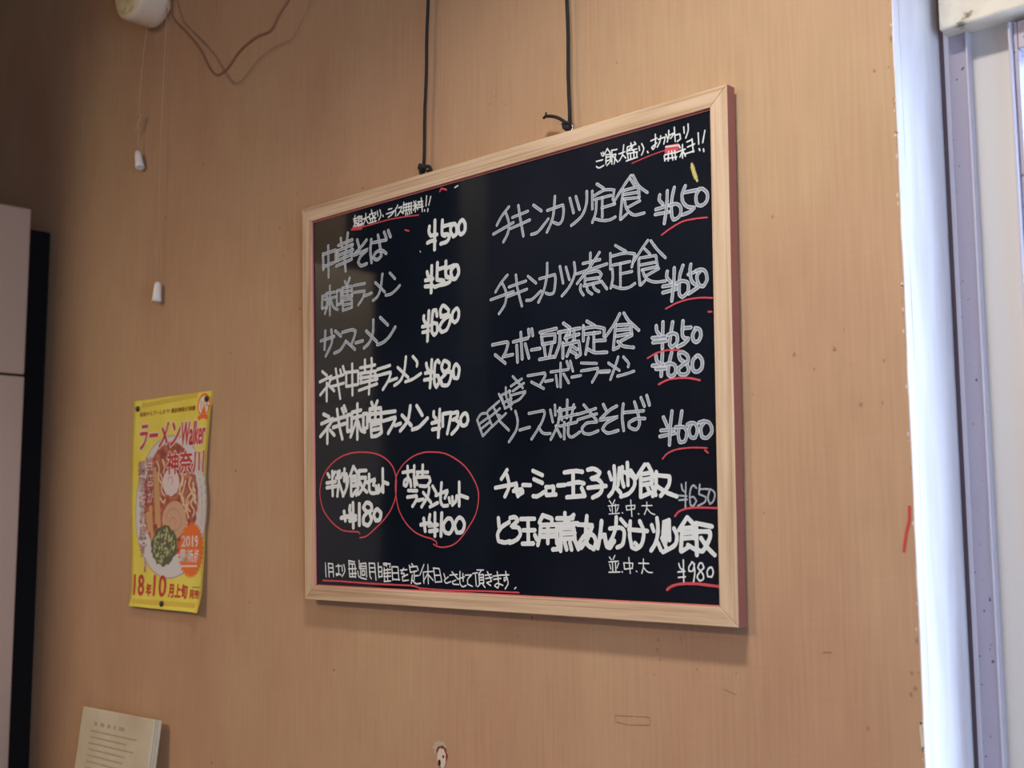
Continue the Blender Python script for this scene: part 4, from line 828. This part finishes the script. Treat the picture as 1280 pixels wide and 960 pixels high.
put_text('date_lettering', '年', (-0.8657, 1.2269, -0.8469, 1.2500), I_red, 4.6, off=0.0010)
put_text('date_lettering', '10', (-0.8410, 1.2271, -0.7974, 1.2653), I_red, 4.6, off=0.0010)
put_text('date_lettering', '月上旬', (-0.7901, 1.2269, -0.7293, 1.2521), I_red, 4.6, off=0.0010)
put_text('date_lettering', '発売!', (-0.7230, 1.2281, -0.6844, 1.2435), I_red, 4.6, off=0.0005)
strips('fine_print', [[(-0.7151, 1.2472), (-0.7099, 1.2472)],[(-0.7086, 1.2474), (-0.7034, 1.2474)],[(-0.7022, 1.2476), (-0.6969, 1.2476)],[(-0.6957, 1.2478), (-0.6905, 1.2478)],[(-0.6893, 1.2480), (-0.6841, 1.2480)]], 0.0018, I_grey, 4.6)
disc('badge_ring', (-0.7151, 1.5377, -0.6759, 1.5781), I_oran, 1.5)
disc('badge_face', (-0.7117, 1.5405, -0.6794, 1.5739), I_white, 1.9)
put_text('badge_lettering', '10', (-0.7052, 1.5503, -0.6859, 1.5669), I_oran, 2.3, off=0.0)
strips('badge_ribbon', [[(-0.7121, 1.5355), (-0.6959, 1.5386), (-0.6795, 1.5347)]], 0.008, I_oran, 2.3)
strips('ornament_band', [[(-0.8886, 1.5711), (-0.8350, 1.5729)],[(-0.8245, 1.5733), (-0.7764, 1.5749)],[(-0.7662, 1.5752), (-0.7166, 1.5769)]], 0.0085, I_band, 1.0)
disc('ornament', (-0.9020, 1.5658, -0.8894, 1.5776), I_band, 1.2, 16)
disc('ornament', (-0.8357, 1.5673, -0.8236, 1.5789), I_band, 1.2, 16)
disc('ornament', (-0.7771, 1.5693, -0.7655, 1.5807), I_band, 1.2, 16)
strips('ornament_band', [[(-0.8959, 1.2166), (-0.8328, 1.2167)],[(-0.8205, 1.2168), (-0.7643, 1.2169)],[(-0.7526, 1.2170), (-0.6950, 1.2171)]], 0.0085, I_band, 1.0)
disc('ornament', (-0.9091, 1.2106, -0.8967, 1.2220), I_band, 1.2, 16)
disc('ornament', (-0.8326, 1.2113, -0.8206, 1.2224), I_band, 1.2, 16)
disc('ornament', (-0.7640, 1.2115, -0.7528, 1.2224), I_band, 1.2, 16)

# pushpins
for (x, z), lab in zip([(-0.9138, 1.5660), (-0.6859, 1.5675), (-0.8032, 1.2161)], ('black round pushpin at the upper left corner of the yellow poster',
                                'black pushpin over the oval badge on the yellow poster',
                                'black pushpin at the bottom edge of the yellow poster')):
    y = paper_y(x, z)
    p = thing('pushpin', (x, y, z), lab, 'pushpin', 'pushpins holding the yellow poster')
    bm = bmesh.new(); lathe(bm, [(0.0012, 0.0), (0.0048, -0.001), (0.0053, -0.0022), (0.0044, -0.0038), (0.0016, -0.0046)], (0, 0, 0), 'y', 20)
    from_bm('pin_head', bm, M_pin, p)
    bm = bmesh.new(); tube(bm, [(0, -0.001, 0), (0, -y - 0.0001, 0)], 0.0006, 6)
    from_bm('pin_shaft', bm, M_steel, p)

# ---------------------------------------------------------------- wall fan base with pull cords and cable
FX, FZ = -0.886, 2.349
fan = thing('wall_fan_base', (FX, 0, FZ), 'round aged white plastic housing high on the wall, top left', 'wall fan')
bm = bmesh.new(); lathe(bm, [(0.050, -0.0005), (0.0555, -0.004), (0.0575, -0.012), (0.0572, -0.054), (0.0560, -0.0605), (0.0525, -0.0640), (0.045, -0.0645)], (FX, 0, FZ), 'y', 48)
local(from_bm('housing', bm, M_plast), fan)
bm = bmesh.new(); lathe(bm, [(0.0470, -0.0640), (0.0470, -0.0656), (0.0455, -0.0662), (0.004, -0.0660)], (FX - 0.001, 0, FZ), 'y', 40)
local(from_bm('yellowed_cap', bm, M_plast2, label='yellowed round cap'), fan)
bm = bmesh.new(); lathe(bm, [(0.011, -0.0668), (0.011, -0.073), (0.008, -0.075)], (FX, 0, FZ + 0.002), 'y', 24)
local(from_bm('centre_screw', bm, M_dark), fan)


def pull(x0, z0, x1, z1, lab, lean, knotted):
    p = thing('pull_cord', (x0, -0.012, z0), lab, 'pull cord', )
    bm = bmesh.new()
    tube(bm, [(x0 + (x1 - x0) * k / 12, -0.012 - 0.004 * math.sin(k / 12 * 3.1), z0 + (z1 - z0) * k / 12) for k in range(13)], 0.0008, 8)
    local(from_bm('string', bm, M_string), p)
    bm = bmesh.new(); lathe(bm, [(0.0022, 0.004), (0.0052, 0.001), (0.0066, -0.006), (0.0078, -0.022), (0.0088, -0.032), (0.0080, -0.0325), (0.006, -0.030)], (0, 0, 0), 'z', 20)
    o = from_bm('knob', bm, M_knob); o.parent = p
    o.location = (x1 - x0, 0, z1 - z0); o.rotation_euler = (0, lean, 0)
    if knotted:
        kx, kz = (-0.9190, 2.1224)
        bm = bmesh.new()
        for d in (((-0.014, 0.002), (-0.004, 0.003), (0.002, 0.0)), ((0.001, -0.001), (-0.010, -0.018), (-0.019, -0.026), (-0.021, -0.022), (-0.010, -0.011)),
                  ((-0.013, 0.001), (-0.012, -0.004), (-0.002, -0.005), (0.002, 0.003))):
            tube(bm, spline([(kx + a, -0.016, kz + b) for a, b in d], 4), 0.0013, 7)
        bmesh.ops.create_icosphere(bm, subdivisions=2, radius=0.0032, matrix=Matrix.Translation((kx, -0.014, kz)))
        local(from_bm('bow_knot', bm, M_string), p)
    return p


pull(*(-0.8377, 2.3135, -0.8432, 1.7892), 'long pull cord with white knob ending left of the menu board', 0.06, False)
pull(*(-0.9108, 2.3011, -0.9297, 2.0550), 'short knotted pull cord with white knob under the round housing', -0.28, True)
cb = thing('power_cable', (-0.8301, -0.0100, 2.3744), 'brown cable sagging in a loop beside the round housing', 'cable')
bm = bmesh.new(); tube(bm, spline([(-0.8330, -0.0100, 2.3754), (-0.8190, -0.0150, 2.3222), (-0.7966, -0.0220, 2.2790), (-0.7415, -0.0260, 2.2324), (-0.6882, -0.0300, 2.1845), (-0.6492, -0.0340, 2.1376), (-0.6245, -0.0350, 2.1191), (-0.5953, -0.0350, 2.1225), (-0.5563, -0.0360, 2.1423), (-0.5088, -0.0370, 2.1518), (-0.4646, -0.0380, 2.1508), (-0.4410, -0.0380, 2.1720), (-0.4169, -0.0340, 2.1968), (-0.4104, -0.0300, 2.2283)], 6), 0.0024, 8)
local(from_bm('cable', bm, M_brown), cb)

# ---------------------------------------------------------------- refrigerator
fr = thing('refrigerator', (-1.60, -0.42, 0), 'tall stainless steel refrigerator at the left edge, only its side showing', 'refrigerator')
X0, X1, Y0, Y1 = -1.95, -1.25, -0.87, -0.067
local(box('lower_cabinet', (X0, X1, Y0, Y1, 0.12, 1.6510), M_fridge, bev=0.003), fr)
local(box('upper_cabinet', (X0, X1 , Y0, Y1, 1.6540, 1.996), M_fridge, bev=0.004), fr)
local(box('seam', (X0 + 0.004, X1 - 0.004, Y0 + 0.004, Y1 - 0.004, 1.645, 1.66), M_rubber), fr)
for a, b in ((X0 + 0.01, -1.605), (-1.595, X1 - 0.01)):
    for za, zb in ((0.16, 0.98), (1.0, 1.62)):
        d = local(box('door', (a, b, Y0 - 0.04, Y0 - 0.002, za, zb), M_fridge, bev=0.004), fr)
        h = box('door_handle', (b - 0.05, b - 0.03, Y0 - 0.075, Y0 - 0.041, (za + zb) / 2 - 0.12, (za + zb) / 2 + 0.12), M_rubber, bev=0.004)
        h.parent = d
        h.matrix_parent_inverse = d.matrix_parent_inverse.copy()
        h.matrix_parent_inverse = Matrix.Identity(4)
local(box('gap_shade_slab', (X0 + 0.02, -1.299, Y1 + 0.0005, -0.004, 0.05, 1.965), M_rubber), fr)  # black slab standing in for the shade in the gap behind the refrigerator
for x in (X0 + 0.06, X1 - 0.06):
    for y in (Y0 + 0.06, Y1 - 0.06):
        bm = bmesh.new(); tube(bm, [(x, y, 0.0), (x, y, 0.12)], 0.025, 14)
        local(from_bm('leg', bm, M_rubber), fr)
bxs = thing('shade_box', (-1.55, -0.55, 1.997), 'unseen box added on the refrigerator to shade the wall', 'box')  # added out of view so that its shadow falls on the wall
local(box('box_body', (-1.9, -1.255, -0.78, -0.36, 1.997, 2.2), M_room), bxs)

# ---------------------------------------------------------------- menu pad on the shelf
pad = thing('notice_pad', (-0.9, -0.05, 0.80), 'cream notice sheet with faded print on a thick pad, bottom left corner', 'notice')
pL, pR = -1.0322, -0.780
zt, zt2 = 1.0211, 1.0231


def padpt(u, d, v):
    """u across, v up (0 bottom, 1 top), d depth behind the leaning front"""
    return (pL + (pR - pL) * u, -0.030 - 0.026 * (1 - v) + d, 0.801 + ((zt + (zt2 - zt) * u) - 0.801) * v)


def slab(bm, u0, u1, d0, d1, v0, v1):
    vs = [bm.verts.new(padpt(u, d, v)) for v in (v0, v1) for d in (d0, d1) for u in (u0, u1)]
    for f in ((0, 1, 5, 4), (2, 6, 7, 3), (0, 4, 6, 2), (1, 3, 7, 5), (4, 5, 7, 6), (0, 2, 3, 1)):
        bm.faces.new([vs[k] for k in f])
    bmesh.ops.recalc_face_normals(bm, faces=bm.faces)


for k, (d0, d1) in enumerate(((0.0, 0.0035), (0.0045, 0.009), (0.010, 0.0165))):
    bm = bmesh.new(); slab(bm, 0.004 * k, 1.0 - 0.004 * k, d0, d1, 0, 1.0 - 0.008 * k)
    bmesh.ops.bevel(bm, geom=bm.edges[:], offset=0.0008, segments=1, affect='EDGES')
    local(from_bm('sheet' if k == 0 else 'page_block', bm, M_book), pad)
bm = bmesh.new()
rnd = random.Random(3)
for row in range(14):
    v = 0.90 - row * 0.048 - (0.02 if row else 0)
    u = 0.16 if row else 0.2
    end = 0.66 if row == 0 else rnd.uniform(0.6, 0.86)
    while u < end:
        w_ = rnd.uniform(0.012, 0.03)
        h = 0.030 if row == 0 else 0.014
        vs = [bm.verts.new(padpt(a, -0.0003, b)) for a, b in ((u, v), (u + w_, v), (u + w_, v - h), (u, v - h))]
        bm.faces.new(vs)
        u += w_ + rnd.choice((0.006, 0.006, 0.008, 0.05 if row == 0 else 0.012))
local(from_bm('faded_print', bm, M_text), pad)

# ---------------------------------------------------------------- lamps of the room, and an added spot
def ceiling_lamp(x, y, sx, sy, power, col, lab, rot=(0, 0, 0), z=2.6, spread=None):
    t = thing('ceiling_lamp', (x, y, z), lab, 'lamp')
    local(box('lamp_housing', (x - sx / 2 - 0.03, x + sx / 2 + 0.03, y - sy / 2 - 0.03, y + sy / 2 + 0.03, z - 0.05, z), M_lampb, bev=0.004), t)
    a = area('lamp_light', (x, y, z - 0.056), rot, sx, sy, power, col, spread=spread)
    local(a, t)


ceiling_lamp(0.50, -0.62, 0.30, 0.10, 11.6, (1.0, 0.92, 0.84), 'short ceiling lamp close to the wall above the menu board', spread=math.radians(128))
ceiling_lamp(-0.78, -2.7, 0.34, 0.34, 50, (1.0, 0.77, 0.56), 'square ceiling lamp over the middle of the room')
ceiling_lamp(-1.0, -1.45, 0.16, 0.16, 4, (1.0, 0.80, 0.62), 'small ceiling lamp out from the refrigerator')
ceiling_lamp(-0.55, -0.98, 0.14, 0.10, 11, (1.0, 0.90, 0.58), 'unseen spot lamp added to brighten the refrigerator side', rot=(0, 1.02, 0), spread=math.radians(82))  # added lamp, lights the refrigerator side that the board mirrors
